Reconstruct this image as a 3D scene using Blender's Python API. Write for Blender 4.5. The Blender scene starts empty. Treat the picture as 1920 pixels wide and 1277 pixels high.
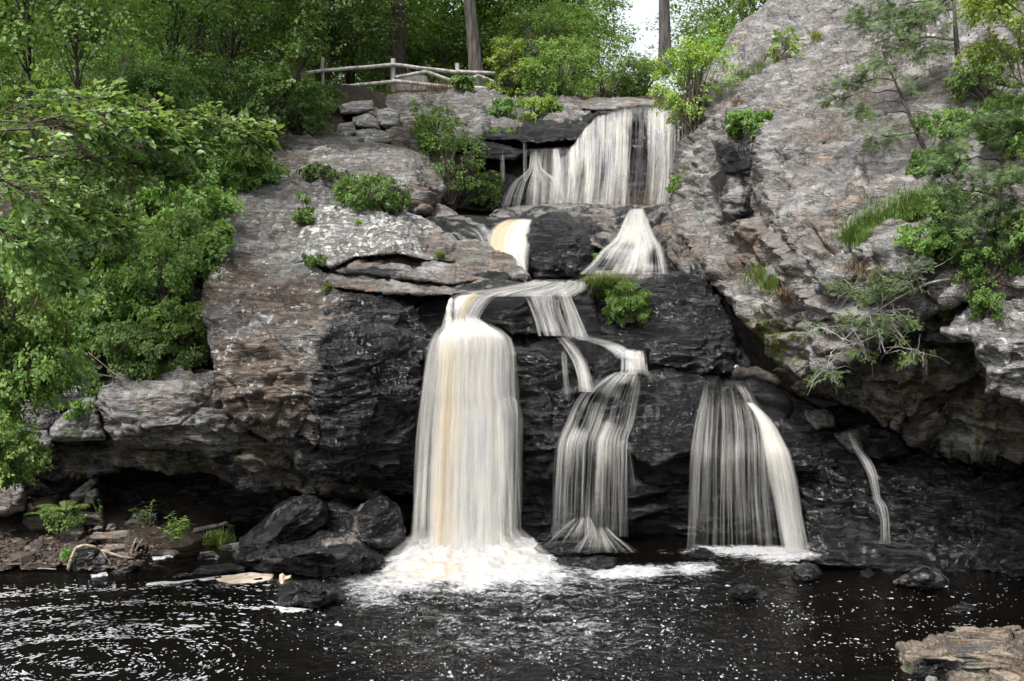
import bpy, math, random
import numpy as np
from mathutils import Vector
from mathutils.geometry import delaunay_2d_cdt

scene = bpy.context.scene
COL = scene.collection
R = math.radians

# ------------------------------------------------------------------ camera
F = 1867.0                      # focal length in photo pixels (35 mm on 36 mm)
PITCH = R(5.15)
CZ = 5.4
cam = bpy.data.cameras.new('camera')
cam.sensor_width = 36.0
cam.lens = 36.0 * F / 1920.0
cam.clip_end = 2000
camo = bpy.data.objects.new('camera', cam)
COL.objects.link(camo)
camo.location = (0, 0, CZ)
camo.rotation_euler = (R(90) - PITCH, 0, 0)
scene.camera = camo

# ------------------------------------------------------------------ world and sun
world = bpy.data.worlds.new('World')
scene.world = world
world.use_nodes = True
wt = world.node_tree
bg = wt.nodes['Background']
sky = wt.nodes.new('ShaderNodeTexSky')
sky.sky_type = 'NISHITA'
sky.sun_disc = False
sky.sun_elevation = R(58)
sky.sun_rotation = R(215)
sky.dust_density = 4.0
hs = wt.nodes.new('ShaderNodeHueSaturation')
hs.inputs['Saturation'].default_value = 0.28      # thin white overcast
wt.links.new(sky.outputs[0], hs.inputs['Color'])
wt.links.new(hs.outputs[0], bg.inputs[0])
bg.inputs[1].default_value = 0.15
sun = bpy.data.lights.new('sun', 'SUN')
sun.energy = 2.3
sun.angle = R(12)
sun.color = (1.0, 0.98, 0.95)
suno = bpy.data.objects.new('sun', sun)
COL.objects.link(suno)
# sun direction: behind the camera's left shoulder
az = R(215)                      # clockwise from +Y
sd = Vector((math.sin(az) * math.cos(R(58)), math.cos(az) * math.cos(R(58)), math.sin(R(58))))
suno.rotation_euler = sd.to_track_quat('Z', 'Y').to_euler()
suno.location = (-20, -20, 40)
scene.view_settings.view_transform = 'Standard'
scene.view_settings.look = 'None'
scene.view_settings.exposure = 1.03
scene.view_settings.gamma = 1.0
scene.render.engine = 'CYCLES'
scene.cycles.use_denoising = True
scene.cycles.max_bounces = 6
scene.cycles.diffuse_bounces = 2
scene.cycles.glossy_bounces = 2
scene.cycles.transmission_bounces = 3
scene.cycles.transparent_max_bounces = 26

# ------------------------------------------------------------------ geometry of the view
cp, sp = math.cos(PITCH), math.sin(PITCH)
def P(px, py, d):
    """photo pixel + horizontal distance (m) -> world point"""
    px = np.asarray(px, float); py = np.asarray(py, float); d = np.asarray(d, float)
    x = (px - 960) / F; v = -(py - 638.5) / F
    ry = cp + v * sp; rz = v * cp - sp
    return np.stack([x * d / ry, d + 0 * x, CZ + rz * d / ry], -1)
def DW(py, z=0.0):
    """distance at which the ray through row py meets height z"""
    v = -(np.asarray(py, float) - 638.5) / F
    return (z - CZ) * (cp + v * sp) / (v * cp - sp)
def PX(p):
    """world -> photo pixel"""
    y = p[..., 1] * cp - (p[..., 2] - CZ) * sp
    z = p[..., 1] * sp + (p[..., 2] - CZ) * cp
    return 960 + F * p[..., 0] / y, 638.5 - F * z / y

# ------------------------------------------------------------------ noise (numpy perlin)
_rs = np.random.RandomState(7)
_perm = np.concatenate([_rs.permutation(256)] * 3)
_g = _rs.normal(size=(256, 3)); _g /= np.linalg.norm(_g, axis=1)[:, None]
def pn(p):
    p = np.asarray(p, float)
    i = np.floor(p).astype(int); f = p - i; i &= 255
    u = f * f * f * (f * (f * 6 - 15) + 10)
    r = 0
    for dx in (0, 1):
        wx = u[:, 0] if dx else 1 - u[:, 0]
        hx = _perm[i[:, 0] + dx]
        for dy in (0, 1):
            wy = u[:, 1] if dy else 1 - u[:, 1]
            hy = _perm[(hx + i[:, 1] + dy) & 511]
            for dz in (0, 1):
                wz = u[:, 2] if dz else 1 - u[:, 2]
                g = _g[_perm[(hy + i[:, 2] + dz) & 511]]
                r = r + wx * wy * wz * (g[:, 0] * (f[:, 0] - dx) + g[:, 1] * (f[:, 1] - dy) + g[:, 2] * (f[:, 2] - dz))
    return r * 1.5
def fbm(p, o=4, lac=2.1, gain=0.5):
    a = 1.0; r = 0; p = np.asarray(p, float)
    for k in range(o):
        r = r + a * pn(p + 17.3 * k); p = p * lac; a *= gain
    return r
_jr = np.random.RandomState(5)
_jit = _jr.uniform(0.1, 0.9, (256, 3)); _tl = _jr.normal(size=(256, 3)); _tl /= np.linalg.norm(_tl, axis=1)[:, None]
def facets(p, k=1.0):
    """tilted planes over voronoi cells: broken, angular rock faces"""
    i = np.floor(p).astype(int); best = np.full(len(p), 1e9); val = np.zeros(len(p))
    for dx in (-1, 0, 1):
        for dy in (-1, 0, 1):
            for dz in (-1, 0, 1):
                c = i + [dx, dy, dz]; h = _perm[(_perm[(_perm[c[:, 0] & 255] + c[:, 1]) & 255] + c[:, 2]) & 255]
                q = c + _jit[h]; d = p - q; dd = (d * d).sum(1); m = dd < best
                best[m] = dd[m]; val[m] = ((_tl[h] * d).sum(1) * k + 0.35 * _tl[h][:, 0])[m]
    return val
def sst(a, b, x):
    t = np.clip((x - a) / (b - a), 0, 1); return t * t * (3 - 2 * t)

# ------------------------------------------------------------------ object helpers
def tag(o, label=None, cat=None, group=None, kind=None):
    if label: o['label'] = label
    if cat: o['category'] = cat
    if group: o['group'] = group
    if kind: o['kind'] = kind
    return o
def mesh_obj(name, V, faces, mat, parent=None, attrs=None, uv=None, smooth=True, base=True, loops=None):
    """V (n,3); faces: list of int arrays (m,k) of equal k, or a list of them"""
    me = bpy.data.meshes.new(name)
    V = np.asarray(V, float)
    loc = np.zeros(3)
    if base and parent is None:
        loc = np.array([V[:, 0].mean(), V[:, 1].mean(), V[:, 2].min()])
        V = V - loc
    if not isinstance(faces, list): faces = [faces]
    faces = [np.asarray(f, np.int32) for f in faces if len(f)]
    me.vertices.add(len(V)); me.vertices.foreach_set('co', V.astype(np.float32).ravel())
    li = np.concatenate([f.ravel() for f in faces])
    tot = np.concatenate([np.full(len(f), f.shape[1], np.int32) for f in faces])
    st = np.concatenate([[0], np.cumsum(tot)[:-1]]).astype(np.int32)
    me.loops.add(len(li)); me.loops.foreach_set('vertex_index', li)
    me.polygons.add(len(tot)); me.polygons.foreach_set('loop_start', st)
    me.polygons.foreach_set('use_smooth', np.full(len(tot), smooth))
    me.update(calc_edges=True)
    for k, a in (attrs or {}).items():
        at = me.attributes.new(k, 'FLOAT', 'POINT'); at.data.foreach_set('value', np.asarray(a, np.float32))
    if uv is not None:
        l = me.uv_layers.new(name='UVMap'); l.data.foreach_set('uv', np.asarray(uv, np.float32)[li].ravel())
    me.materials.append(mat)
    o = bpy.data.objects.new(name, me); COL.objects.link(o)
    o.location = loc
    if parent is not None: o.parent = parent
    return o
def empty(name, loc, label, cat, group=None):
    o = bpy.data.objects.new(name, None); COL.objects.link(o)
    o.empty_display_size = 0.3
    o.location = tuple(float(c) for c in loc)
    return tag(o, label, cat, group)
def copy_tree(o, parent=None):
    c = o.copy(); COL.objects.link(c)
    if parent is not None: c.parent = parent
    for ch in o.children: copy_tree(ch, c)
    return c

# ------------------------------------------------------------------ node helper
class N:
    def __init__(s, name):
        s.m = bpy.data.materials.new(name); s.m.use_nodes = True
        s.t = s.m.node_tree; s.t.nodes.clear()
        s.out = s.t.nodes.new('ShaderNodeOutputMaterial')
    def n(s, typ, **kw):
        nd = s.t.nodes.new('ShaderNode' + typ)
        for k, v in kw.items():
            if k.startswith('_'): setattr(nd, k[1:], v)
        for k, v in kw.items():
            if k.startswith('_'): continue
            key = int(k[1:]) if k[0] == 'i' and k[1:].isdigit() else k.replace('__', ' ')
            s.set(nd.inputs[key], v)
        return nd
    def set(s, inp, v):
        if hasattr(v, 'bl_idname') and hasattr(v, 'outputs'): v = v.outputs[0]
        if isinstance(v, bpy.types.NodeSocket): s.t.links.new(v, inp)
        else: inp.default_value = v
    def math(s, op, a, b=0.0, c=0.0, clamp=False):
        nd = s.t.nodes.new('ShaderNodeMath'); nd.operation = op; nd.use_clamp = clamp
        s.set(nd.inputs[0], a); s.set(nd.inputs[1], b)
        if len(nd.inputs) > 2: s.set(nd.inputs[2], c)
        return nd.outputs[0]
    def ramp(s, x, a, b, lo=0.0, hi=1.0):
        nd = s.t.nodes.new('ShaderNodeMapRange'); nd.interpolation_type = 'SMOOTHSTEP'
        s.set(nd.inputs[0], x); s.set(nd.inputs[1], a); s.set(nd.inputs[2], b); s.set(nd.inputs[3], lo); s.set(nd.inputs[4], hi)
        return nd.outputs[0]
    def mix(s, f, a, b):
        nd = s.t.nodes.new('ShaderNodeMix'); nd.data_type = 'RGBA'
        s.set(nd.inputs[0], f); s.set(nd.inputs[6], a if not isinstance(a, tuple) else (*a, 1)[:4]); s.set(nd.inputs[7], b if not isinstance(b, tuple) else (*b, 1)[:4])
        return nd.outputs[2]
    def attr(s, name):
        nd = s.t.nodes.new('ShaderNodeAttribute'); nd.attribute_name = name
        return nd.outputs['Fac']
    def noise(s, vec, scale, detail=4, rough=0.55, dist=0.0):
        nd = s.t.nodes.new('ShaderNodeTexNoise')
        s.set(nd.inputs['Vector'], vec); s.set(nd.inputs['Scale'], scale); nd.inputs['Detail'].default_value = detail
        nd.inputs['Roughness'].default_value = rough; nd.inputs['Distortion'].default_value = dist
        return nd.outputs[0]
    def mapping(s, vec, scale=(1, 1, 1), rot=(0, 0, 0), loc=(0, 0, 0)):
        nd = s.t.nodes.new('ShaderNodeMapping')
        s.set(nd.inputs[0], vec); nd.inputs['Scale'].default_value = scale; nd.inputs['Rotation'].default_value = rot; nd.inputs['Location'].default_value = loc
        return nd.outputs[0]
    def vor(s, vec, scale, feat='F1', rnd=1.0):
        nd = s.t.nodes.new('ShaderNodeTexVoronoi'); nd.feature = feat
        s.set(nd.inputs['Vector'], vec); nd.inputs['Scale'].default_value = scale; nd.inputs['Randomness'].default_value = rnd
        return nd.outputs[0]

# ------------------------------------------------------------------ materials
def make_rock_mat(name='rock', dip=0.12, dipz=0.0, ani=1.0, tan=None, warpk=0.32, spk_=1.0):
    m = N(name)
    pos = m.n('NewGeometry').outputs['Position']
    wet = m.attr('wet'); brown = m.attr('brown'); lich = m.attr('lich'); moss = m.attr('moss')
    # bedding coordinates
    warp = m.noise(pos, 0.7, 3)
    wv = m.n('VectorMath', _operation='MULTIPLY_ADD')
    m.set(wv.inputs[0], m.n('CombineXYZ', X=0.0, Y=0.0, Z=warp)); wv.inputs[1].default_value = (0, 0, warpk); m.set(wv.inputs[2], pos)
    bed = m.mapping(wv.outputs[0], scale=(1.1 / ani ** .5, 1.1 / ani ** .5, 7.0 * ani), rot=(dipz, dip, 0))
    bed2 = m.mapping(wv.outputs[0], scale=(3.5, 3.5, 26.0 * ani), rot=(dipz, dip, 0))
    n_str = m.noise(bed, 1.0, 6, 0.62)
    n_str2 = m.noise(bed2, 1.0, 5, 0.65)
    n_big = m.noise(pos, 0.8, 5, 0.6)
    n_mid = m.noise(pos, 3.5, 6, 0.65)
    n_fine = m.noise(pos, 28.0, 5, 0.7)
    n_vf = m.noise(pos, 90.0, 3, 0.7)
    # dry gneiss: greys with dark bands
    c = m.mix(m.ramp(n_mid, 0.35, 0.65), (0.135, 0.134, 0.132), (0.32, 0.318, 0.31))
    c = m.mix(m.ramp(n_str2, 0.45, 0.62, 0.0, 0.35), c, (0.40, 0.39, 0.365))
    c = m.mix(m.ramp(n_str, 0.36, 0.48, 0.5, 0.0), c, (0.085, 0.077, 0.07))
    # brown weathering
    bm = m.math('MULTIPLY', m.ramp(m.math('ADD', m.math('MULTIPLY', n_big, 0.7), m.math('MULTIPLY', n_mid, 0.3)), 0.38, 0.58), brown)
    bc = tan or ((0.085, 0.064, 0.052), (0.22, 0.178, 0.145))
    c = m.mix(bm, c, m.mix(m.ramp(n_mid, .3, .7), bc[0], bc[1]))
    # orange stain
    n_or = m.noise(m.mapping(pos, loc=(9, 3, 5), scale=(1, 1, 2.2)), 2.2, 6, 0.68)
    om = m.math('MULTIPLY', m.ramp(n_or, 0.56, 0.68, 0.0, 0.6), m.math('MULTIPLY', brown, 1.4, clamp=True))
    c = m.mix(om, c, (0.30, 0.155, 0.07))
    # lichen crusts in blotches and specks
    lm1 = m.noise(m.mapping(pos, loc=(3, 1, 7)), 6.0, 8, 0.72)
    cell = m.vor(m.mapping(pos, loc=(1, 5, 2)), 9.0)
    spk = m.math('SUBTRACT', lm1, m.math('MULTIPLY', cell, 0.22))
    lth = m.math('SUBTRACT', m.math('ADD', 0.47, m.math('MULTIPLY', m.noise(m.mapping(pos, loc=(4, 8, 1)), 1.3, 4, 0.6), 0.30)), m.math('MULTIPLY', lich, 0.27))
    lm = m.ramp(m.math('ADD', spk, m.math('MULTIPLY', m.math('SUBTRACT', n_fine, 0.5), 0.25)), lth, m.math('ADD', lth, 0.09))
    lm = m.math('MULTIPLY', lm, m.ramp(lich, 0.0, 0.15))
    c = m.mix(lm, c, m.mix(n_big, (0.44, 0.46, 0.43), (0.66, 0.65, 0.62)))
    # dark specks
    dk = m.ramp(m.math('ADD', m.math('MULTIPLY', n_fine, 0.6), m.math('MULTIPLY', n_vf, 0.4)), 0.36, 0.50, 0.6 * spk_, 0.0)
    c = m.mix(dk, c, (0.05, 0.046, 0.042))
    # thin dark bedding seams
    seam = m.math('POWER', m.math('SUBTRACT', 1.0, m.math('ABSOLUTE', m.math('MULTIPLY', m.math('SUBTRACT', n_str, 0.47), 9.0)), clamp=True), 3.0)
    c = m.mix(m.math('MULTIPLY', seam, m.ramp(n_mid, 0.4, 0.65, 0.0, 0.75)), c, (0.035, 0.03, 0.026))
    # moss
    mm = m.math('MULTIPLY', m.ramp(m.math('ADD', m.noise(pos, 5.0, 5, 0.6), m.math('MULTIPLY', moss, 0.35)), 0.62, 0.76), m.ramp(moss, 0.0, 0.2))
    c = m.mix(mm, c, m.mix(n_fine, (0.035, 0.045, 0.012), (0.10, 0.115, 0.03)))
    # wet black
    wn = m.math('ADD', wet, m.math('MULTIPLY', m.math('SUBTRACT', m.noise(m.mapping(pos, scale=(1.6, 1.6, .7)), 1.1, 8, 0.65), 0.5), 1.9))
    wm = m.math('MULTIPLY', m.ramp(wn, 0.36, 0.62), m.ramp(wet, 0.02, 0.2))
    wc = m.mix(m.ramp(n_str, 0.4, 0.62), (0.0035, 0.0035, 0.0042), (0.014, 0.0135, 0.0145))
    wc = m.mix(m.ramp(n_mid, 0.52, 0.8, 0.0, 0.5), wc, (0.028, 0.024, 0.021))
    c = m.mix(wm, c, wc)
    # bump
    cr = m.math('POWER', m.math('SUBTRACT', 1.0, m.math('ABSOLUTE', m.math('MULTIPLY', m.math('SUBTRACT', n_str, 0.5), 3.0)), clamp=True), 6.0)
    h = m.math('ADD', m.math('MULTIPLY', n_str, 0.10), m.math('MULTIPLY', n_str2, 0.035))
    h = m.math('ADD', h, m.math('MULTIPLY', n_mid, 0.05))
    h = m.math('ADD', h, m.math('MULTIPLY', n_fine, 0.018))
    h = m.math('ADD', h, m.math('MULTIPLY', n_vf, 0.005))
    h = m.math('SUBTRACT', h, m.math('MULTIPLY', cr, 0.03))
    h = m.math('SUBTRACT', h, m.math('MULTIPLY', seam, 0.035))
    bp = m.n('Bump', Strength=1.0, Distance=1.0, Height=h)
    rough = m.math('ADD', m.math('MULTIPLY', wm, -0.68), m.math('ADD', 0.86, m.math('MULTIPLY', m.math('SUBTRACT', n_fine, 0.5), 0.25)))
    b = m.n('BsdfPrincipled', Base__Color=c, Roughness=rough, Normal=bp)
    m.set(b.inputs['Specular IOR Level'], m.math('ADD', 0.25, m.math('MULTIPLY', wm, 0.45)))
    m.t.links.new(b.outputs[0], m.out.inputs[0])
    return m.m
ROCK = make_rock_mat('rock', 0.06)
ROCKR = make_rock_mat('cliff_rock', 0.4, 0.25, 0.6, spk_=0.55)

ROCKT = make_rock_mat('tan_rock', 0.03, 0.0, 1.6, ((0.13, 0.10, 0.075), (0.32, 0.262, 0.205)), 0.12)

def simple_mat(name, c1, c2, scale=8, rough=0.8, stretch=(1, 1, 1), bump=0.02, spec=0.3, det=6):
    m = N(name)
    pos = m.n('TexCoord').outputs['Object']
    n = m.noise(m.mapping(pos, scale=stretch), scale, det, 0.62)
    c = m.mix(m.ramp(n, 0.34, 0.66), c1, c2)
    bp = m.n('Bump', Strength=1.0, Distance=bump, Height=n)
    b = m.n('BsdfPrincipled', Base__Color=c, Roughness=rough, Normal=bp)
    b.inputs['Specular IOR Level'].default_value = spec
    m.t.links.new(b.outputs[0], m.out.inputs[0])
    return m.m

def leaf_mat(name, c_dark, c_light, c_yel=None, trans=0.35, rough=0.5, spec=0.35):
    m = N(name)
    v = m.attr('v')
    c = m.mix(m.ramp(v, 0.0, 0.85), c_dark, c_light)
    if c_yel: c = m.mix(m.ramp(v, 0.93, 0.97), c, c_yel)
    oi = m.n('ObjectInfo').outputs['Random']
    c = m.n('HueSaturation', Hue=m.math('ADD', 0.49, m.math('MULTIPLY', oi, 0.02)), Saturation=0.88, Value=m.math('ADD', 0.86, m.math('MULTIPLY', oi, 0.36)), Color=c).outputs[0]
    b = m.n('BsdfPrincipled', Base__Color=c, Roughness=rough)
    b.inputs['Specular IOR Level'].default_value = spec
    tr = m.n('BsdfTranslucent', Color=m.n('HueSaturation', Hue=0.485, Saturation=1.15, Value=1.5, Color=c).outputs[0])
    mx = m.n('MixShader', Fac=trans); m.t.links.new(b.outputs[0], mx.inputs[1]); m.t.links.new(tr.outputs[0], mx.inputs[2])
    m.t.links.new(mx.outputs[0], m.out.inputs[0])
    return m.m

def fall_mat(name):
    """white falling water: fine strands stretched along the flow, clear between them"""
    m = N(name)
    uv = m.n('TexCoord').outputs['UV']
    dens = m.attr('dens'); amb = m.attr('amber')
    n1 = m.noise(m.mapping(uv, scale=(6.5, 0.3, 1)), 1.0, 3, 0.6)
    n2 = m.noise(m.mapping(uv, scale=(30, 0.35, 1), loc=(3, 7, 0)), 1.0, 3, 0.65)
    n3 = m.noise(m.mapping(uv, scale=(1.9, 0.5, 1), loc=(8, 2, 0)), 1.0, 4, 0.6)
    s = m.math('ADD', m.math('ADD', m.math('MULTIPLY', n1, 0.38), m.math('MULTIPLY', n2, 0.27)), m.math('MULTIPLY', n3, 0.35))
    th = m.math('SUBTRACT', 0.70, m.math('MULTIPLY', dens, 0.36))
    a = m.ramp(s, m.math('SUBTRACT', th, 0.12), m.math('ADD', th, 0.25))
    a = m.math('MULTIPLY', a, m.ramp(dens, 0.0, 0.25))
    a = m.math('MULTIPLY', a, m.math('ADD', 0.50, m.math('MULTIPLY', dens, 0.4), clamp=True))
    sf = m.attr('soft')
    a2 = m.math('MULTIPLY', m.math('MULTIPLY', dens, 0.34), m.ramp(s, 0.36, 0.60, 0.25, 1.0), clamp=True)
    a = m.math('ADD', m.math('MULTIPLY', a, m.math('SUBTRACT', 1.0, sf)), m.math('MULTIPLY', a2, sf))
    col = m.mix(m.math('MULTIPLY', m.ramp(m.math('ADD', n1, m.math('MULTIPLY', amb, 0.3)), 0.42, 0.85), amb), m.mix(m.ramp(n3, .4, .62), (0.74, 0.74, 0.75), (0.76, 0.73, 0.64)), (0.66, 0.54, 0.36))
    h = m.math('ADD', n1, m.math('MULTIPLY', n2, 0.6))
    bp = m.n('Bump', Strength=0.6, Distance=0.05, Height=h)
    d = m.n('BsdfPrincipled', Base__Color=col, Roughness=0.45, Normal=bp)
    d.inputs['Specular IOR Level'].default_value = 0.3
    tl = m.n('BsdfTranslucent', Color=col)
    mx = m.n('MixShader', Fac=0.3); m.t.links.new(d.outputs[0], mx.inputs[1]); m.t.links.new(tl.outputs[0], mx.inputs[2])
    tp = m.n('BsdfTransparent')
    m2 = m.n('MixShader', Fac=a); m.t.links.new(tp.outputs[0], m2.inputs[1]); m.t.links.new(mx.outputs[0], m2.inputs[2])
    m.t.links.new(m2.outputs[0], m.out.inputs[0])
    return m.m
FALL = fall_mat('falling_water')

def water_mat():
    m = N('pool_water')
    pos = m.n('NewGeometry').outputs['Position']
    tur = m.attr('turb')
    n1 = m.noise(m.mapping(pos, scale=(1.0, 1.5, 1)), 9.0, 4, 0.6, 0.6)
    n2 = m.noise(m.mapping(pos, scale=(1.0, 1.3, 1)), 30.0, 3, 0.6)
    t2 = m.math('MULTIPLY', tur, tur)
    h = m.math('ADD', m.math('MULTIPLY', n1, m.math('MULTIPLY', t2, 0.10)), m.math('MULTIPLY', n2, m.math('MULTIPLY', t2, 0.03)))
    h = m.math('ADD', h, m.math('MULTIPLY', n1, 0.006))
    bp = m.n('Bump', Strength=1.0, Distance=1.0, Height=h)
    b = m.n('BsdfPrincipled', Base__Color=(0.0025, 0.002, 0.0015, 1), Roughness=0.05, Normal=bp)
    b.inputs['Specular IOR Level'].default_value = 0.5
    b.inputs['IOR'].default_value = 1.33
    m.t.links.new(b.outputs[0], m.out.inputs[0])
    return m.m
WATER = water_mat()

def foam_mat():
    m = N('foam')
    pos = m.n('NewGeometry').outputs['Position']
    dens = m.attr('dens'); amb = m.attr('amber')
    n1 = m.noise(m.mapping(pos, scale=(0.7, 1.6, 1.6)), 4.0, 8, 0.68, 0.8)
    n2 = m.noise(m.mapping(pos, scale=(.8, 1.4, 1)), 16.0, 5, 0.7)
    s = m.math('ADD', m.math('MULTIPLY', n1, 0.6), m.math('MULTIPLY', n2, 0.4))
    th = m.math('SUBTRACT', 0.74, m.math('MULTIPLY', dens, 0.40))
    a = m.ramp(s, m.math('SUBTRACT', th, 0.06), m.math('ADD', th, 0.20))
    a = m.math('MULTIPLY', a, m.ramp(dens, 0.0, 0.15))
    col = m.mix(m.math('MULTIPLY', amb, m.ramp(n1, 0.42, 0.6)), m.mix(n2, (0.24, 0.24, 0.245), (0.50, 0.50, 0.50)), (0.38, 0.30, 0.20))
    bp = m.n('Bump', Strength=0.6, Distance=0.05, Height=s)
    d = m.n('BsdfPrincipled', Base__Color=col, Roughness=0.7, Normal=bp)
    tp = m.n('BsdfTransparent')
    m2 = m.n('MixShader', Fac=a); m.t.links.new(tp.outputs[0], m2.inputs[1]); m.t.links.new(d.outputs[0], m2.inputs[2])
    m.t.links.new(m2.outputs[0], m.out.inputs[0])
    return m.m
FOAM = foam_mat()
FLECK = simple_mat('foam_fleck', (0.18, 0.18, 0.19), (0.40, 0.40, 0.41), 3, 0.7, bump=0.0)
# ------------------------------------------------------------------ rock builder
ZB = np.full((330, 500), np.inf)          # nearest rock distance seen so far, every 4 photo pixels
def surf(x, y, d, tol=5.0):
    i = np.clip(np.asarray(y) / 4 + 5, 0, 329).astype(int); j = np.clip(np.asarray(x) / 4 + 8, 0, 499).astype(int)
    z = ZB[i, j]
    return np.where(np.abs(z - d) < tol, z, d)
def rock(name, label, cat, outline, inner=(), d=None, g=2.6, edge=(26, 0.5), back=1.5, wet=0.0, brown=0.3, lich=0.2, moss=0.0,
         spots=(), amp=0.12, ledge=(0.05, 0.35), dip=0.06, mat=None, group=None, kind=None, smooth=2, seed=None, creases=(), crack=0.05):
    """closed solid: an outline with distances, inner points with distances, rounded rim, bedding ledges, thickness behind"""
    mat = mat or ROCK
    if seed is None: seed = (hash(tuple(map(tuple, outline))) % 997)
    ol = np.array([(p[0], p[1], p[2] if len(p) > 2 else d) for p in outline], float)
    if d is None and np.isnan(ol[:, 2]).any(): raise ValueError
    inn = np.array([(p[0], p[1], p[2] if len(p) > 2 else d) for p in inner], float).reshape(-1, 3)
    pts = np.concatenate([ol, inn]); n0 = len(ol)
    ce = [(i, (i + 1) % n0) for i in range(n0)] + [(n0 + a, n0 + b) for a, b in creases]
    vs, es, fs, ov, oe, of = delaunay_2d_cdt([Vector(p[:2]) for p in pts], ce, [], 1 if False else 0, 1e-4)
    vd = np.array([pts[o[0]][2] if len(o) else np.nan for o in ov]); V2 = np.array([tuple(v) for v in vs])
    for i in np.where(np.isnan(vd))[0]:
        w = 1 / (np.linalg.norm(pts[:, :2] - V2[i], axis=1) + 1) ** 3; vd[i] = (w * pts[:, 2]).sum() / w.sum()
    x0, y0 = ol[:, 0].min() - 2 * g, ol[:, 1].min() - 2 * g
    nx = int((ol[:, 0].max() - x0) / g) + 4; ny = int((ol[:, 1].max() - y0) / g) + 4
    gx, gy = np.meshgrid(x0 + g * np.arange(nx), y0 + g * np.arange(ny)); gd = np.full(gx.shape, np.nan)
    for f in fs:
        for k in range(1, len(f) - 1):
            a, b, c = V2[f[0]], V2[f[k]], V2[f[k + 1]]
            det = (b[1] - c[1]) * (a[0] - c[0]) + (c[0] - b[0]) * (a[1] - c[1])
            if abs(det) < 1e-6: continue
            i0 = max(int((min(a[0], b[0], c[0]) - x0) / g), 0); i1 = int((max(a[0], b[0], c[0]) - x0) / g) + 2
            j0 = max(int((min(a[1], b[1], c[1]) - y0) / g), 0); j1 = int((max(a[1], b[1], c[1]) - y0) / g) + 2
            X = gx[j0:j1, i0:i1]; Y = gy[j0:j1, i0:i1]
            l1 = ((b[1] - c[1]) * (X - c[0]) + (c[0] - b[0]) * (Y - c[1])) / det
            l2 = ((c[1] - a[1]) * (X - c[0]) + (a[0] - c[0]) * (Y - c[1])) / det
            l3 = 1 - l1 - l2
            ok = (l1 >= -1e-6) & (l2 >= -1e-6) & (l3 >= -1e-6)
            gd[j0:j1, i0:i1][ok] = (l1 * vd[f[0]] + l2 * vd[f[k]] + l3 * vd[f[k + 1]])[ok]
    # inside polygon
    ins = np.zeros(gx.shape, bool)
    for i in range(n0):
        xa, ya = ol[i, :2]; xb, yb = ol[(i + 1) % n0, :2]
        if ya == yb: continue
        c = ((ya > gy) != (yb > gy)) & (gx < (xb - xa) * (gy - ya) / (yb - ya) + xa)
        ins ^= c
    ins &= ~np.isnan(gd)
    dil = ins.copy()
    dil[1:] |= ins[:-1]; dil[:-1] |= ins[1:]; d2 = dil.copy(); d2[:, 1:] |= dil[:, :-1]; d2[:, :-1] |= dil[:, 1:]
    Q = np.stack([gx[d2], gy[d2]], -1); best = np.full(len(Q), 1e9); near = Q.copy(); nd_ = np.zeros(len(Q))
    for i in range(n0):
        a = ol[i]; b = ol[(i + 1) % n0]; ab = b[:2] - a[:2]
        t = np.clip(((Q - a[:2]) @ ab) / (ab @ ab + 1e-9), 0, 1); q = a[:2] + t[:, None] * ab
        dd = np.linalg.norm(Q - q, axis=1); m_ = dd < best
        best[m_] = dd[m_]; near[m_] = q[m_]; nd_[m_] = (a[2] + t * (b[2] - a[2]))[m_]
    isin = ins[d2]
    pos = np.where(isin[:, None], Q, near); dist = np.where(isin, best, 0.0)
    D = np.where(isin, gd[d2], nd_)
    idx = -np.ones(gx.shape, int); idx[d2] = np.arange(len(Q))
    # smooth the facets a little
    gg = np.full(gx.shape, np.nan); gg[d2] = D
    for _ in range(smooth):
        s = np.nan_to_num(gg); w = (~np.isnan(gg)).astype(float); S = s.copy() * 2; W = w * 2
        for sh, ax in ((1, 0), (-1, 0), (1, 1), (-1, 1)):
            S += np.roll(s, sh, ax); W += np.roll(w, sh, ax)
        gg = np.where(np.isnan(gg), np.nan, S / np.maximum(W, 1))
    D = gg[d2]
    ew, er = edge
    wob = fbm(np.stack([pos[:, 0] / 45, pos[:, 1] / 45, np.full(len(pos), seed * 1.7)], -1), 2)
    t = np.clip(dist / (ew * (1 + 0.5 * wob)), 0, 1)
    D = D + er * (1 - np.sqrt(np.clip(1 - (1 - t) ** 2, 0, 1)))
    W3 = P(pos[:, 0], pos[:, 1], D)
    q00, q10, q01, q11 = idx[:-1, :-1], idx[:-1, 1:], idx[1:, :-1], idx[1:, 1:]
    ok = (q00 >= 0) & (q10 >= 0) & (q01 >= 0) & (q11 >= 0)
    # at least one strictly inside corner
    ii = ins[:-1, :-1] | ins[:-1, 1:] | ins[1:, :-1] | ins[1:, 1:]
    ok &= ii
    quads = np.stack([q00[ok], q01[ok], q11[ok], q10[ok]], -1)
    used = np.zeros(len(Q), bool); used[quads.ravel()] = True
    remap = np.cumsum(used) - 1; quads = remap[quads]; W3 = W3[used]; dist = dist[used]; pos = pos[used]
    # normals
    nrm = np.zeros_like(W3)
    e1 = W3[quads[:, 2]] - W3[quads[:, 0]]; e2 = W3[quads[:, 3]] - W3[quads[:, 1]]
    fn = np.cross(e1, e2)
    for k in range(4): np.add.at(nrm, quads[:, k], fn)
    nrm /= (np.linalg.norm(nrm, axis=1)[:, None] + 1e-9)
    # displacement: big form, ledges along the bedding, cracks, grain
    o = W3 + seed * 3.1
    cd, sd_ = math.cos(dip), math.sin(dip)
    along = W3[:, 0] * cd + W3[:, 2] * sd_; s_ = -W3[:, 0] * sd_ + W3[:, 2] * cd
    wp = 0.22 * fbm(o * 0.55, 3)
    la, lp = ledge; la = la * 1.35
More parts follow.
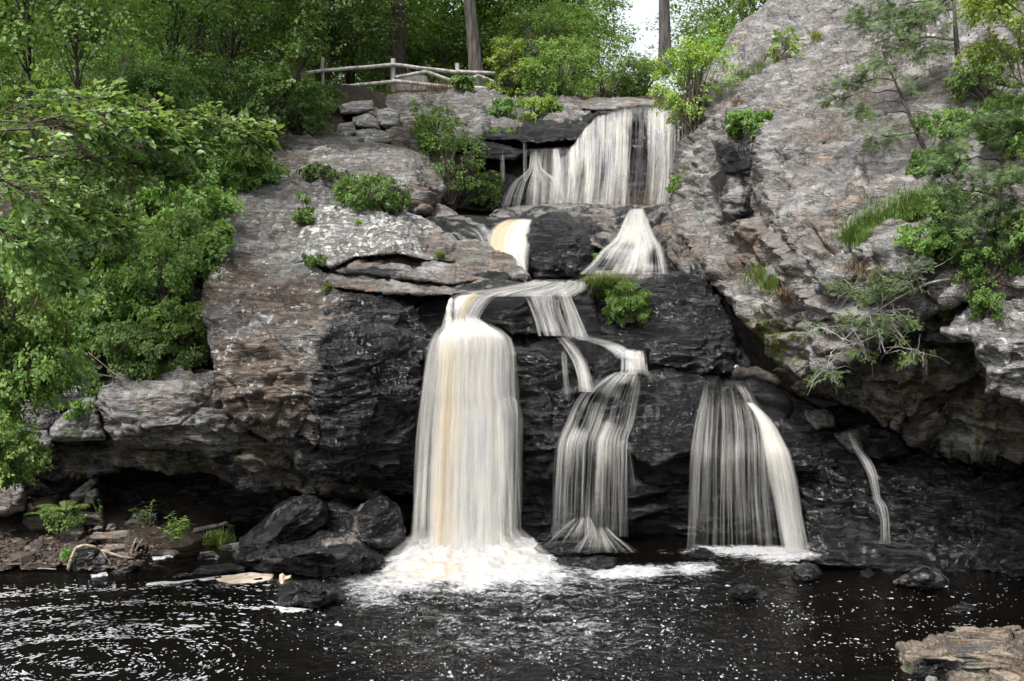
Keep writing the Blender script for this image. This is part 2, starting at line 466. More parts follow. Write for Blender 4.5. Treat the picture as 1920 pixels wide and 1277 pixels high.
    b = np.stack([along * 0.9, W3[:, 1] * 0.9, (s_ + wp) / lp], -1) + seed
    cellv = (s_ + wp) / lp + 1.6 * pn(np.stack([along * 0.35, W3[:, 1] * 0.35, s_ * 0.4], -1) + seed)
    fr = cellv - np.floor(cellv)
    prof = np.where(fr < 0.82, fr / 0.82, (1 - fr) / 0.18) - 0.5          # overhanging beds
    lm_ = 0.35 + 0.65 * sst(-0.25, 0.25, fbm(b * np.array([0.8, 0.8, 0.35]), 2))
    disp = amp * fbm(o * 0.9, 4, gain=0.48) + la * prof * lm_ + 0.55 * la * fbm(b * np.array([1.2, 1.2, 2.2]), 4, gain=0.6)
    c2 = (s_ + .6 * wp) / (lp * .31) + 1.4 * pn(np.stack([along * 0.6, W3[:, 1] * 0.6, s_ * 0.8], -1) + seed + 5); f2 = c2 - np.floor(c2)
    disp += 0.42 * la * (np.where(f2 < .78, f2 / .78, (1 - f2) / .22) - .5) * sst(-.3, .3, fbm(o * .8 + 30, 2))
    ck = pn(o * np.array([0.7, 0.7, 0.55]) + 40); ck2 = fbm(b * np.array([0.5, 0.5, 0.5]) + 60, 2)
    disp -= crack * np.exp(-(ck / 0.018) ** 2) + crack * np.exp(-(ck2 / 0.02) ** 2)
    disp += amp * 0.55 * facets(o * np.array([1.1, 1.1, 1.6])) + amp * 0.22 * facets(o * np.array([3.6, 3.6, 5.5]) + 9) + 0.02 * fbm(o * 7, 3, gain=0.65)
    # keep the rim near its outline
    disp *= 0.35 + 0.65 * np.clip(dist / 12, 0, 1)
    W3 = W3 + nrm * disp[:, None]
    nv = len(W3)
    np.minimum.at(ZB, (np.clip(pos[:, 1] / 4 + 5, 0, 329).astype(int), np.clip(pos[:, 0] / 4 + 8, 0, 499).astype(int)), W3[:, 1])
    at = {k: np.full(nv, float(v)) for k, v in (('wet', wet), ('brown', brown), ('lich', lich), ('moss', moss))}
    for (sx, sy, rx, ry, k, v) in spots:
        w = np.exp(-(((pos[:, 0] - sx) / rx) ** 2 + ((pos[:, 1] - sy) / ry) ** 2) ** 1.4)
        at[k] = at[k] * (1 - w) + v * w
    # thickness behind: boundary edges pushed back and closed
    ed = np.concatenate([quads[:, [0, 1]], quads[:, [1, 2]], quads[:, [2, 3]], quads[:, [3, 0]]])
    key = np.minimum(ed[:, 0], ed[:, 1]) * np.int64(nv) + np.maximum(ed[:, 0], ed[:, 1])
    u, cnt = np.unique(key, return_counts=True)
    be = ed[np.isin(key, u[cnt == 1])]
    bv = np.unique(be); mp = -np.ones(nv, int); mp[bv] = np.arange(len(bv))
    cen = pos.mean(0)
    rings = []; faces = [quads]
    for fr_, sh in ((0.35, 1.0), (0.8, 0.93), (1.0, 0.8)):
        q = cen + (pos[bv] - cen) * sh
        base = W3[bv]
        pp = P(q[:, 0], q[:, 1], base[:, 1] + back * fr_); pp += 0.05 * back * pn(pp * 1.3 + seed)[:, None]
        rings.append(pp)
    prev = None; off = nv
    for k in range(3):
        a = be[:, 0] if k == 0 else off - len(bv) + mp[be[:, 0]]; b_ = be[:, 1] if k == 0 else off - len(bv) + mp[be[:, 1]]
        c_ = off + mp[be[:, 1]]; e_ = off + mp[be[:, 0]]
        faces.append(np.stack([b_, a, e_, c_], -1)); off += len(bv)
    cp_ = rings[-1].mean(0)
    faces.append(np.stack([off - len(bv) + mp[be[:, 1]], off - len(bv) + mp[be[:, 0]], np.full(len(be), off)], -1))
    Va = np.concatenate([W3] + rings + [cp_[None]])
    for k in at: at[k] = np.concatenate([at[k]] + [at[k][bv]] * 3 + [[at[k].mean()]])
    ob = mesh_obj(name, Va, faces, mat, attrs=at)
    return tag(ob, label, cat, group, kind)
# ------------------------------------------------------------------ ground
def build_ground():
    xs = np.arange(-70, 70.1, 1.0); ys = np.concatenate([np.arange(9, 40, 0.5), np.arange(40, 170, 3.0)])
    X, Y = np.meshgrid(xs, ys)
    def prof(y, k):
        return np.interp(y, [p[0] for p in k], [p[1] for p in k])
    zl = prof(Y, [(9, -1.2), (16.4, -0.6), (17.2, 0.02), (18.4, 0.3), (20.6, 0.5), (22.6, 4.2), (26, 6.4), (30, 9.0), (34, 10.9), (60, 11.5), (170, 14)])
    zc = prof(Y, [(9, -1.2), (20.5, -1.0), (23, 2.6), (28, 5.6), (31, 8.2), (35, 10.7), (60, 11.3), (170, 14)])
    zr = prof(Y, [(9, -1.2), (18, -1.0), (22, 0), (26, 3.5), (33, 8.0), (36, 11), (60, 12), (170, 14)])
    a = sst(-6.5, -4.5, X - 0.08 * (Y - 18)); b = sst(3, 7, X)
    Z = zl * (1 - a) + a * (zc * (1 - b) + b * zr)
    Pn = np.stack([X.ravel(), Y.ravel(), np.zeros(X.size)], -1)
    Z = Z + 0.25 * fbm(Pn * 0.6, 4).reshape(X.shape) * sst(16, 20, Y)
    V = np.stack([X, Y, Z], -1).reshape(-1, 3); n = X.shape[1]
    i = np.arange(X.size).reshape(X.shape)
    f = np.stack([i[:-1, :-1], i[:-1, 1:], i[1:, 1:], i[1:, :-1]], -1).reshape(-1, 4)
    m = simple_mat('soil', (0.012, 0.010, 0.007), (0.045, 0.034, 0.022), 6, 0.95, bump=0.06)
    tag(mesh_obj('ground', V, f, m), kind='structure')
build_ground()

# ------------------------------------------------------------------ rocks, far to near
def build_rocks():
    G = 'small grey blocks heaped on the left slope'
    # plateau rim
    rock('rock_ledge', 'long grey lichen-covered rock ledge below the log fence', 'rock ledge',
         [(600, 215, 33), (640, 196, 33.5), (700, 186, 34), (760, 176, 34.5), (830, 170, 35), (900, 164, 35.5), (980, 166, 35.5), (1040, 172, 35),
          (1080, 180, 34.5), (1110, 200, 33), (1100, 240, 31.5), (1060, 268, 31), (980, 272, 31), (900, 268, 31), (830, 290, 30.5), (790, 300, 30), (700, 290, 30), (620, 262, 30.5)],
         [(760, 215, 33), (900, 200, 33.4), (900, 228, 32), (1040, 210, 33), (1040, 232, 31.8), (700, 240, 31.6)], brown=0.35, lich=0.35, amp=0.25, ledge=(0.2, 0.7), g=3)
    rock('rock_slab', 'flat reddish brown slab at the brink left of the upper fall', 'rock slab',
         [(1085, 192, 34), (1110, 184, 34.2), (1180, 183, 34.3), (1232, 188, 34), (1245, 198, 33.4), (1190, 204, 32.8), (1120, 208, 32.6), (1090, 204, 33)], brown=1.0, lich=0.05, amp=0.1, g=2.5, edge=(8, 0.3))
    rock('rock_slab', 'dark brown block on the skyline beside the upper fall crest', 'rock slab',
         [(1228, 190, 33), (1262, 184, 33), (1276, 194, 32.6), (1274, 212, 31.6), (1250, 210, 31.6), (1232, 202, 32)], wet=0.35, brown=0.8, amp=0.1, g=2.5, edge=(8, 0.3))
    rock('rock_shelf', 'wet black shelf hanging left of the upper fall', 'rock shelf',
         [(885, 252, 31.6), (930, 236, 32), (1000, 226, 32.2), (1060, 222, 32.2), (1120, 212, 32), (1115, 262, 30.2), (1060, 262, 30), (1010, 270, 29.9), (960, 262, 30), (900, 262, 30.2)],
         [(1000, 245, 30.9), (1060, 245, 30.8)], wet=0.95, brown=0.6, lich=0.1, amp=0.12, ledge=(0.12, 0.4), edge=(10, 0.3), back=1.2)
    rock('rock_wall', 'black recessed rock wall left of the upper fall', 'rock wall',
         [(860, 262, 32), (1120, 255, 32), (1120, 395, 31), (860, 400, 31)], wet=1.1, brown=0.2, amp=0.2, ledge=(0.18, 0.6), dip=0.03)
    rock('rock_ledge', 'thin wet ledge under the black shelf with small spouts', 'rock ledge',
         [(930, 285, 30.4), (990, 276, 30.4), (1080, 272, 30.4), (1090, 300, 30.4), (1020, 290, 30), (960, 300, 30)], wet=1.0, brown=0.3, amp=0.05, edge=(8, .25), g=2.5, back=0.8)
    rock('rock_slab', 'smooth blue-black tilted slab beside the green bush', 'rock slab',
         [(880, 262, 30), (930, 268, 30), (985, 284, 29.6), (968, 300, 29.5), (920, 300, 29.5), (885, 296, 29.5)], wet=0.85, amp=0.06, edge=(10, .3), g=2.5, brown=0.1)
    rock('boulder', 'black wet boulder at the foot of the left spouts', 'boulder',
         [(880, 340, 29.4), (900, 318, 29.8), (950, 322, 29.6), (985, 342, 29.2), (1000, 368, 29), (970, 392, 28.6), (900, 398, 28.4), (850, 395, 28.6)], wet=0.9, brown=0.4, amp=0.12, edge=(20, .6))
    rock('boulder', 'low wet rock under the fanning small fall', 'boulder',
         [(950, 372, 29.2), (985, 342, 29.5), (1015, 322, 29.6), (1045, 335, 29.5), (1060, 370, 29.2), (1060, 395, 29), (945, 395, 29)], wet=1.0, brown=0.2, amp=0.12, edge=(16, .5), ledge=(.12, .3))
    rock('rock_wall', 'wet black rock face behind the upper fall', 'rock wall',
         [(1060, 285, 30.6), (1082, 240, 31), (1120, 212, 31.5), (1170, 202, 32), (1215, 196, 32.2), (1268, 202, 32), (1285, 230, 31), (1280, 395, 30), (1050, 396, 30)],
         [(1195, 215, 31), (1195, 300, 30.3), (1180, 380, 29.8)], wet=1.1, brown=0.3, amp=0.2, ledge=(0.15, 0.5), edge=(10, .4))
    # upper left slope
    rock('rock_outcrop', 'shaded brown outcrop under the leaning vine-covered tree', 'rock outcrop',
         [(465, 262, 27.5), (500, 245, 28), (600, 244, 28.5), (680, 262, 28.5), (640, 290, 27), (600, 330, 26), (520, 330, 25.5), (470, 310, 26)], brown=0.9, lich=0.05, amp=0.2, ledge=(.15, .5), wet=0.1)
    for ol, lb in (([(634, 200, 31), (660, 190, 31), (698, 188, 31), (702, 206, 30.6), (670, 214, 30.4), (640, 214, 30.4)], 'flat-topped grey block highest in the small heap'),
                   ([(706, 208, 30.8), (728, 202, 30.8), (748, 212, 30.6), (748, 238, 30.2), (720, 240, 30.2), (706, 228, 30.4)], 'upright grey block at the right end of the small heap'),
                   ([(660, 220, 30.5), (690, 212, 30.5), (708, 224, 30.3), (714, 244, 30), (690, 240, 29.9), (664, 238, 30)], 'pale slanting block in the middle of the small heap'),
                   ([(664, 244, 30), (700, 240, 30), (742, 252, 29.8), (740, 268, 29.3), (700, 270, 29.2), (668, 262, 29.4)], 'long overhanging block lowest in the small heap'),
                   ([(636, 232, 30), (662, 228, 30), (668, 250, 29.6), (650, 262, 29.4), (630, 255, 29.6)], 'rounded block at the left end of the small heap')):
        rock('boulder', lb, 'boulder', ol, g=2, brown=0.15, lich=0.55, amp=0.1, edge=(9, .35), back=1.0, group=G)
    rock('rock_wall', 'brown ledgy rock face above the slope, left of the tall bush', 'rock wall',
         [(720, 232, 30.5), (790, 222, 31), (850, 240, 30.6), (850, 310, 29), (800, 330, 28.6), (760, 290, 28.8), (710, 270, 29.4)], brown=0.9, lich=0.1, amp=0.3, ledge=(.25, .6))
    rock('rock_slab', 'big tilted slab of grey and brown rock behind the round bushes', 'rock slab',
         [(590, 262, 27.6), (640, 258, 28), (700, 266, 28.6), (762, 276, 28.4), (800, 296, 27.8), (830, 335, 27), (836, 356, 26.4), (815, 400, 25.4), (770, 400, 24.8), (640, 405, 24.4), (570, 380, 24.8), (560, 340, 25.4), (575, 300, 26.4)],
         [(700, 320, 26), (762, 318, 25.6), (780, 350, 24.8), (795, 392, 24.4), (600, 300, 26.4), (740, 280, 27.8)], brown=0.5, lich=0.5, amp=0.15, ledge=(.12, .5), dip=-0.12,
         spots=[(805, 350, 28, 50, 'brown', 0.9), (805, 350, 28, 50, 'lich', 0.05)])
    rock('rock_slab', 'broad smooth grey slab bordered by the green bank', 'rock slab',
         [(405, 400, 21.5), (430, 362, 22.8), (480, 344, 23.6), (540, 322, 24.6), (602, 302, 25.4), (650, 318, 25), (660, 380, 23.6), (640, 430, 22.2), (620, 500, 20.6), (520, 500, 20.4), (400, 500, 20.2), (395, 450, 20.8)],
         [(520, 400, 22.3), (560, 350, 23.8), (480, 450, 21.1), (568, 352, 23.6), (570, 400, 22.4)], brown=0.35, lich=0.5, amp=0.14, ledge=(.14, .45), dip=0.1, edge=(20, .4))
    rock('rock_outcrop', 'domed rock crusted with white lichen left of the amber fall', 'rock outcrop',
         [(572, 410, 22.2), (600, 384, 22.8), (650, 372, 23.2), (710, 378, 23.3), (770, 398, 23.4), (812, 418, 23.3), (856, 448, 22.6), (860, 490, 21.0), (800, 488, 20.3), (740, 474, 20.0), (660, 484, 19.8), (620, 500, 19.7), (560, 490, 20.0), (556, 450, 21.2)],
         [(680, 410, 21.9), (740, 430, 21.4), (640, 450, 20.8), (830, 465, 21.4), (740, 462, 20.3)], brown=0.35, lich=0.85, amp=0.14, ledge=(.09, .4), dip=-0.15, edge=(5, .12), back=1.0,
         spots=[(835, 465, 45, 30, 'lich', 0.1), (835, 465, 40, 30, 'brown', 0.9)])
    rock('rock_slab', 'smooth blue-grey slab washed by the stream left of the amber fall', 'rock slab',
         [(790, 412, 24.2), (830, 404, 24.6), (880, 404, 25), (935, 406, 25.4), (960, 430, 24.6), (925, 452, 23.6), (960, 480, 22.6), (980, 520, 21.4), (900, 520, 21), (850, 500, 21.2), (820, 440, 22.6)],
         [(870, 430, 23.6)], wet=0.62, brown=0.2, lich=0.0, amp=0.06, ledge=(.05, .3), edge=(10, .25), dip=-0.3)
    rock('boulder', 'tan wedge-shaped boulder behind the smooth slab', 'boulder',
         [(800, 398, 25.3), (822, 382, 25.6), (850, 392, 25.5), (862, 405, 25), (820, 412, 24.5), (796, 410, 24.6)], g=2, brown=0.9, lich=0.4, amp=0.08, edge=(8, .3), back=1)
    rock('boulder', 'brown arrowhead-shaped rock with a dark underside at the plunge of the amber fall', 'boulder',
         [(838, 455, 22.4), (880, 447, 22.7), (925, 460, 22.5), (960, 482, 22), (990, 510, 21.3), (998, 526, 21), (940, 528, 20.3), (860, 522, 20.2), (832, 500, 20.8)],
         [(900, 500, 20.9), (870, 470, 21.8)], brown=0.95, lich=0.05, amp=0.1, ledge=(.12, .4), edge=(12, .3), dip=-0.12, spots=[(930, 522, 80, 8, 'wet', 0.9)])
    rock('rock_slab', 'long curved brown slab lying under the lichen dome', 'rock slab',
         [(600, 505, 20.3), (630, 484, 20.9), (680, 470, 21.1), (740, 464, 21.2), (800, 480, 21.1), (850, 496, 20.9), (905, 524, 20.2), (850, 534, 19.4), (760, 522, 19.3), (690, 513, 19.35), (640, 512, 19.5)],
         [(720, 496, 20.0), (800, 510, 19.9)], brown=0.8, lich=0.15, amp=0.1, ledge=(.12, .35), edge=(5, .12), back=1.0, dip=-0.1, spots=[(700, 512, 80, 10, 'wet', 0.9)])
    rock('rock_slab', 'brown slab flecked with lichen running to the brink of the lower falls', 'rock slab',
         [(600, 536, 19.2), (612, 506, 20.2), (660, 494, 20.6), (720, 500, 20.6), (800, 514, 20.6), (900, 520, 20.4), (990, 532, 20.0), (975, 541, 19.2), (880, 550, 18.6), (800, 553, 18.45), (700, 548, 18.5), (640, 540, 18.8)],
         [(700, 524, 19.4), (820, 536, 19.2)], brown=0.85, lich=0.3, amp=0.1, ledge=(.12, .4), edge=(5, .1), back=1.0, dip=-0.08, spots=[(930, 538, 90, 16, 'wet', 0.8)])
    # the big left boulder
    rock('boulder', 'giant overhanging boulder, lichen brown on the left and wet black beside the main fall', 'boulder',
         [(384, 530, 19.0), (400, 500, 19.6), (440, 482, 20.1), (520, 474, 20.4), (590, 484, 20.4), (640, 510, 20.2), (720, 530, 19.9), (790, 545, 19.5), (850, 552, 19.0), (870, 580, 18.4), (830, 640, 18.0), (808, 700, 17.9), (796, 780, 17.9), (792, 860, 18.1), (790, 930, 18.4),
          (700, 930, 18.3), (620, 905, 18), (560, 872, 17.7), (510, 832, 17.5), (460, 800, 17.4), (420, 770, 17.3), (404, 720, 17.3), (392, 640, 17.7), (378, 590, 18.2)],
         [(590, 562, 18.2), (640, 558, 18.2), (700, 566, 18.2), (760, 580, 18.1), (600, 600, 17.6), (480, 600, 18.0), (470, 640, 17.4), (600, 680, 17.1), (560, 760, 16.9), (700, 660, 17.4), (700, 780, 17.3), (480, 740, 16.9), (640, 840, 17.2), (760, 700, 17.7), (500, 530, 19.1)],
         brown=1.15, lich=0.60, amp=0.17, ledge=(.12, .55), edge=(26, .7), g=2.5, back=2.6, dip=0.05, crack=0.09,
         spots=[(790, 740, 205, 215, 'wet', 1.15), (740, 890, 220, 80, 'wet', 1.1), (740, 575, 130, 30, 'wet', 0.8), (500, 540, 110, 55, 'lich', 0.62), (640, 520, 100, 30, 'lich', 0.4), (540, 740, 60, 70, 'lich', 0.5)])
    # left lower rocks
    rock('rock_wall', 'vine-covered dark rock wall on the left bank', 'rock wall',
         [(-300, 440, 19.5), (-60, 440, 20.5), (200, 420, 21.5), (400, 400, 22), (420, 520, 20.8), (410, 700, 19.4), (180, 740, 19), (-60, 800, 18.5), (-300, 840, 17.8)], [(200, 580, 20)], g=5, wet=0.45, brown=0.9, lich=0.1, amp=0.5, ledge=(.3, .8))
    rock('boulder', 'large grey boulder with a pale top, left of the giant boulder', 'boulder',
         [(178, 752, 17.5), (184, 735, 17.7), (240, 716, 17.9), (300, 702, 18.1), (350, 694, 18.3), (410, 694, 18.3), (450, 740, 18), (470, 800, 17.8), (500, 850, 18), (400, 856, 17.8), (300, 846, 17.4), (215, 832, 17.3), (196, 800, 17.3)],
         [(260, 750, 17.2), (350, 740, 17.4), (300, 800, 17), (240, 800, 17.0), (400, 800, 17.4)], brown=0.5, lich=0.28, moss=0.15, amp=0.16, ledge=(.14, .4), edge=(24, .5), spots=[(400, 725, 90, 40, 'lich', .5)], dip=-0.05)
    rock('boulder', 'pale block wedged under the roots at the left', 'boulder',
         [(96, 806, 17.3), (118, 778, 17.4), (160, 748, 17.6), (180, 742, 17.7), (198, 824, 17.4), (150, 826, 17.3), (98, 824, 17.2)], brown=0.15, lich=0.5, moss=0.35, amp=0.1, edge=(12, .3), g=2.5)
    rock('boulder', 'dark mossy hump of rock and roots above the pale block', 'boulder',
         [(0, 778, 17.8), (60, 740, 18), (90, 704, 18.4), (140, 698, 18.5), (182, 704, 18.5), (190, 745, 18), (130, 770, 17.7), (96, 806, 17.5), (60, 822, 17.4), (10, 826, 17.5)], wet=0.5, brown=0.9, moss=0.5, amp=0.3, ledge=(.1, .25), edge=(20, .5))
    rock('boulder', 'small grey block at the far left under the hump', 'boulder',
         [(40, 834, 17.4), (62, 806, 17.5), (96, 800, 17.6), (98, 838, 17.4), (60, 848, 17.3)], brown=0.2, lich=0.4, amp=0.08, edge=(10, .3), g=2.5)
    rock('boulder', 'grey squarish rock peeping from the leaves of the left bank', 'boulder',
         [(58, 696, 19.2), (64, 652, 19.4), (96, 650, 19.4), (108, 692, 19.2), (90, 706, 19), (60, 706, 19)], brown=0.5, lich=0.3, amp=0.08, edge=(10, .3), g=2.5)
    rock('rock_wall', 'dim brown overhang roof over the left recess', 'rock wall',
         [(20, 830, 18.4), (200, 820, 18.3), (440, 780, 18.2), (560, 830, 18), (640, 880, 18), (720, 930, 18.6), (600, 925, 18.4), (470, 912, 18.2), (380, 885, 18.2), (230, 880, 18.4), (150, 905, 18.6), (60, 890, 18.8)],
         [(300, 860, 17.9), (480, 880, 17.8)], wet=0.45, brown=0.9, lich=0.1, moss=0.3, amp=0.2, ledge=(.2, .45), edge=(14, .4), back=2, dip=-0.05)
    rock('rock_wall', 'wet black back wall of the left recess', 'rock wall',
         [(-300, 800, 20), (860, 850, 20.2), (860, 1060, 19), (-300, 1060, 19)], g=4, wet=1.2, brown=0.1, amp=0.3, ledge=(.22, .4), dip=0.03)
    rock('boulder', 'round brown boulder at the far left edge under the leaves', 'boulder',
         [(-30, 905, 17.4), (10, 898, 17.5), (42, 905, 17.5), (50, 930, 17.4), (46, 958, 17.2), (10, 966, 17.1), (-30, 966, 17.1)], brown=0.9, lich=0.05, amp=0.06, edge=(18, .5), g=2.5)
    # centre
    rock('rock_wall', 'wet black rock face behind the main fall', 'rock wall',
         [(820, 556, 18.9), (900, 560, 18.9), (960, 600, 18.9), (1010, 640, 18.7), (1010, 1045, 18.4), (780, 1045, 18.6), (780, 700, 18.6)], wet=1.2, brown=0.1, amp=0.25, ledge=(.15, .5))
    rock('boulder', 'black layered rock at the lip between the main fall and the small twin falls', 'boulder',
         [(888, 572, 18.9), (905, 552, 19.1), (950, 545, 19.3), (1010, 546, 19.3), (1050, 560, 19), (1062, 600, 18.6), (1050, 630, 18.3), (980, 630, 18.2), (900, 615, 18.3), (885, 595, 18.6)],
         [(960, 580, 18.4)], wet=1.0, brown=0.2, amp=0.1, ledge=(.14, .28), edge=(14, .35))
    rock('boulder', 'black rounded rock below the twin falls, glistening', 'boulder',
         [(940, 622, 18.7), (980, 620, 18.8), (1040, 628, 18.8), (1100, 640, 18.8), (1150, 652, 18.8), (1176, 672, 18.7), (1178, 700, 18.5), (1130, 712, 18.2), (1100, 760, 18), (1090, 850, 17.9), (1060, 900, 18.3), (980, 900, 18.3), (960, 800, 18.2), (948, 700, 18.3)],
         [(1000, 660, 18.1), (1060, 680, 18), (1130, 680, 18.2), (1010, 780, 17.8), (1040, 840, 17.7)], wet=1.1, brown=0.15, amp=0.16, ledge=(.10, .35), edge=(18, .4), dip=0.12)
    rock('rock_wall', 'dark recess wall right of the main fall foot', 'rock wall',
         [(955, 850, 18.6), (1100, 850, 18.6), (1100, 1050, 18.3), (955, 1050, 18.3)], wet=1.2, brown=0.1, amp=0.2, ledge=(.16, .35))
    rock('rock_wall', 'wet black rock behind the middle cascade', 'rock wall',
         [(1080, 712, 18.8), (1120, 698, 19), (1190, 692, 19.2), (1215, 700, 19.2), (1210, 850, 18.3), (1200, 1040, 18.6), (1050, 1040, 18.6), (1056, 850, 18.3)],
         [(1130, 800, 18.2), (1130, 850, 18.1), (1130, 880, 18.7)], wet=1.1, brown=0.15, amp=0.12, ledge=(.1, .3))
    rock('boulder', 'large dark grey flat-faced rock between the middle cascade and the right veil', 'boulder',
         [(1178, 712, 18.8), (1200, 694, 19.3), (1260, 688, 19.5), (1320, 694, 19.6), (1350, 705, 19.4), (1350, 800, 18.4), (1310, 848, 17.9), (1270, 856, 17.8), (1225, 878, 17.7), (1190, 862, 17.8), (1170, 835, 17.9), (1168, 780, 18.2)],
         [(1250, 740, 18.6), (1240, 830, 17.9)], wet=0.72, brown=0.5, lich=0.0, amp=0.08, ledge=(.06, .5), edge=(10, .25), dip=0.08, crack=.08, back=2.5)
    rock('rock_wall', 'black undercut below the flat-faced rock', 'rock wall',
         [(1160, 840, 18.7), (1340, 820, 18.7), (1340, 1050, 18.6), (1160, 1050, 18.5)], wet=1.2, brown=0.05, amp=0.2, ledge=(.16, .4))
    rock('rock_ledge', 'wet grey ledge jutting from the undercut, upper of two', 'rock ledge',
         [(1165, 925, 18.3), (1180, 888, 18.5), (1220, 905, 18.4), (1262, 918, 18.2), (1200, 932, 17.9), (1175, 936, 17.9)], wet=0.7, brown=0.1, amp=0.06, edge=(8, .25), g=2.5, back=1)
    rock('rock_ledge', 'wet grey ledge jutting from the undercut, lower of two', 'rock ledge',
         [(1155, 968, 18.1), (1172, 948, 18.3), (1222, 943, 18.3), (1262, 950, 18.2), (1215, 966, 17.9), (1165, 982, 17.7)], wet=0.7, brown=0.1, amp=0.06, edge=(8, .25), g=2.5, back=1)
    rock('rock_slab', 'sloping wet slab under the right veil of water', 'rock slab',
         [(1300, 730, 19.4), (1325, 706, 19.7), (1380, 700, 19.8), (1440, 712, 19.7), (1500, 740, 19.4), (1560, 780, 19), (1600, 830, 18.5), (1600, 870, 18.3), (1540, 886, 18.1), (1470, 872, 18), (1400, 860, 17.9), (1310, 862, 17.9), (1290, 820, 18.2)],
         [(1400, 780, 18.8), (1380, 850, 18.1), (1500, 800, 18.8), (1520, 860, 18.2)], wet=0.95, brown=0.15, amp=0.1, ledge=(.07, .45), edge=(12, .3), dip=-0.2, crack=.09)
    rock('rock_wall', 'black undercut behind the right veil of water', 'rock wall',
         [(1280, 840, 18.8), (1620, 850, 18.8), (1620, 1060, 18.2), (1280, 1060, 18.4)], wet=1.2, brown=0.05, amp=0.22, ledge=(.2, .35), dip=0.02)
    rock('rock_ledge', 'broad wet black layered ledges at the lower right', 'rock ledge',
         [(1480, 780, 19.6), (1560, 760, 19.6), (1700, 780, 19), (1980, 800, 18), (2280, 820, 17), (2280, 1110, 15.2), (1980, 1090, 16.2), (1860, 1086, 16.3), (1760, 1078, 16.5), (1660, 1070, 16.7), (1580, 1056, 17), (1500, 1050, 17.4), (1500, 960, 18), (1496, 880, 18.6)],
         [(1600, 900, 18), (1750, 880, 17.6), (1880, 900, 17.2), (1650, 1000, 17.3), (1800, 980, 17), (1600, 975, 17.7)], g=3.5, wet=1.1, brown=0.3, lich=0, amp=0.25, ledge=(.34, .55), edge=(14, .4), dip=-0.06)
    rock('rock_slab', 'dull grey-brown slab tile lying right of the veil slab', 'rock slab',
         [(1502, 764, 18.9), (1545, 762, 18.9), (1566, 780, 18.7), (1568, 802, 18.4), (1530, 806, 18.3), (1512, 790, 18.5)], g=2.5, wet=0.4, brown=0.8, lich=0.05, amp=0.04, edge=(8, .2), back=.8)
    rock('boulder', 'dim reddish slab in the shade at the right', 'boulder',
         [(1560, 812, 18.4), (1620, 790, 18.6), (1690, 812, 18.2), (1710, 850, 17.8), (1650, 864, 17.6), (1590, 850, 17.8)], wet=0.55, brown=0.9, lich=0.02, amp=0.1, edge=(16, .4), g=3)
    # middle basin
    rock('rock_slab', 'weathered grey-brown capping slab in front of the upper fall', 'rock slab',
         [(918, 408, 25.6), (928, 392, 26.8), (980, 386, 27.6), (1060, 382, 28), (1110, 382, 28.1), (1200, 386, 28.1), (1262, 378, 28.3), (1275, 396, 27.6), (1240, 430, 25.6), (1190, 474, 23.0), (1140, 472, 22.7), (1100, 460, 22.7), (1080, 430, 23.4), (1050, 408, 24.4), (1000, 410, 24.9), (950, 418, 25)],
         [(1120, 410, 25.6), (1150, 440, 24.3)], wet=0.5, brown=0.6, lich=0.08, amp=0.1, ledge=(.1, .35), edge=(10, .3), back=2)
    rock('boulder', 'smooth black rounded rock between the amber fall and the white middle fall', 'boulder',
         [(978, 440, 22.6), (996, 412, 23), (1030, 396, 23.3), (1062, 396, 23.4), (1088, 420, 23.2), (1110, 450, 22.9), (1120, 480, 22.7), (1104, 510, 22.4), (1085, 528, 22.2), (1000, 530, 22.2), (984, 500, 22.3)],
         [(1040, 440, 22.2), (1040, 490, 21.9)], wet=0.93, brown=0.15, amp=0.1, ledge=(.05, .5), edge=(22, .6))
    rock('rock_wall', 'black rock behind the amber fall', 'rock wall',
         [(915, 418, 24.4), (940, 408, 24.6), (1000, 402, 24.6), (1020, 430, 24), (1010, 530, 22.4), (930, 530, 22.6), (900, 470, 23.6)], wet=1.1, brown=0.3, amp=0.08, edge=(10, .2))
    rock('rock_wall', 'dark stepped rock behind the white middle fall', 'rock wall',
         [(1100, 470, 23.6), (1150, 430, 25.2), (1160, 392, 27.2), (1230, 388, 27.4), (1270, 470, 23.4), (1300, 530, 22), (1090, 530, 22)], [(1190, 440, 24.6), (1190, 480, 23)], wet=1.0, brown=0.2, amp=0.15, ledge=(.16, .4), edge=(10, .2))
    rock('rock_ledge', 'brown rib of rock rising along the right of the middle fall', 'rock ledge',
         [(1202, 394, 26.6), (1222, 400, 26.4), (1250, 384, 27), (1280, 400, 26), (1310, 450, 23.6), (1340, 500, 22), (1345, 530, 21.4), (1290, 530, 21.4), (1256, 490, 22.4), (1232, 450, 23.8)],
         [(1270, 440, 23.9), (1300, 500, 21.9)], wet=0.45, brown=0.95, lich=0.02, amp=0.2, ledge=(.15, .4), edge=(14, .4), dip=-0.8)
    rock('rock_ledge', 'brown rim rock above the hanging green plants', 'rock ledge',
         [(1082, 528, 21), (1110, 510, 21.4), (1150, 506, 21.6), (1210, 510, 21.6), (1270, 512, 21.6), (1262, 526, 21), (1210, 540, 20.6), (1170, 548, 20.2), (1110, 546, 20.2), (1086, 540, 20.5)],
         wet=0.55, brown=0.8, lich=0.05, amp=0.08, ledge=(.08, .2), edge=(9, .3), g=2.5)
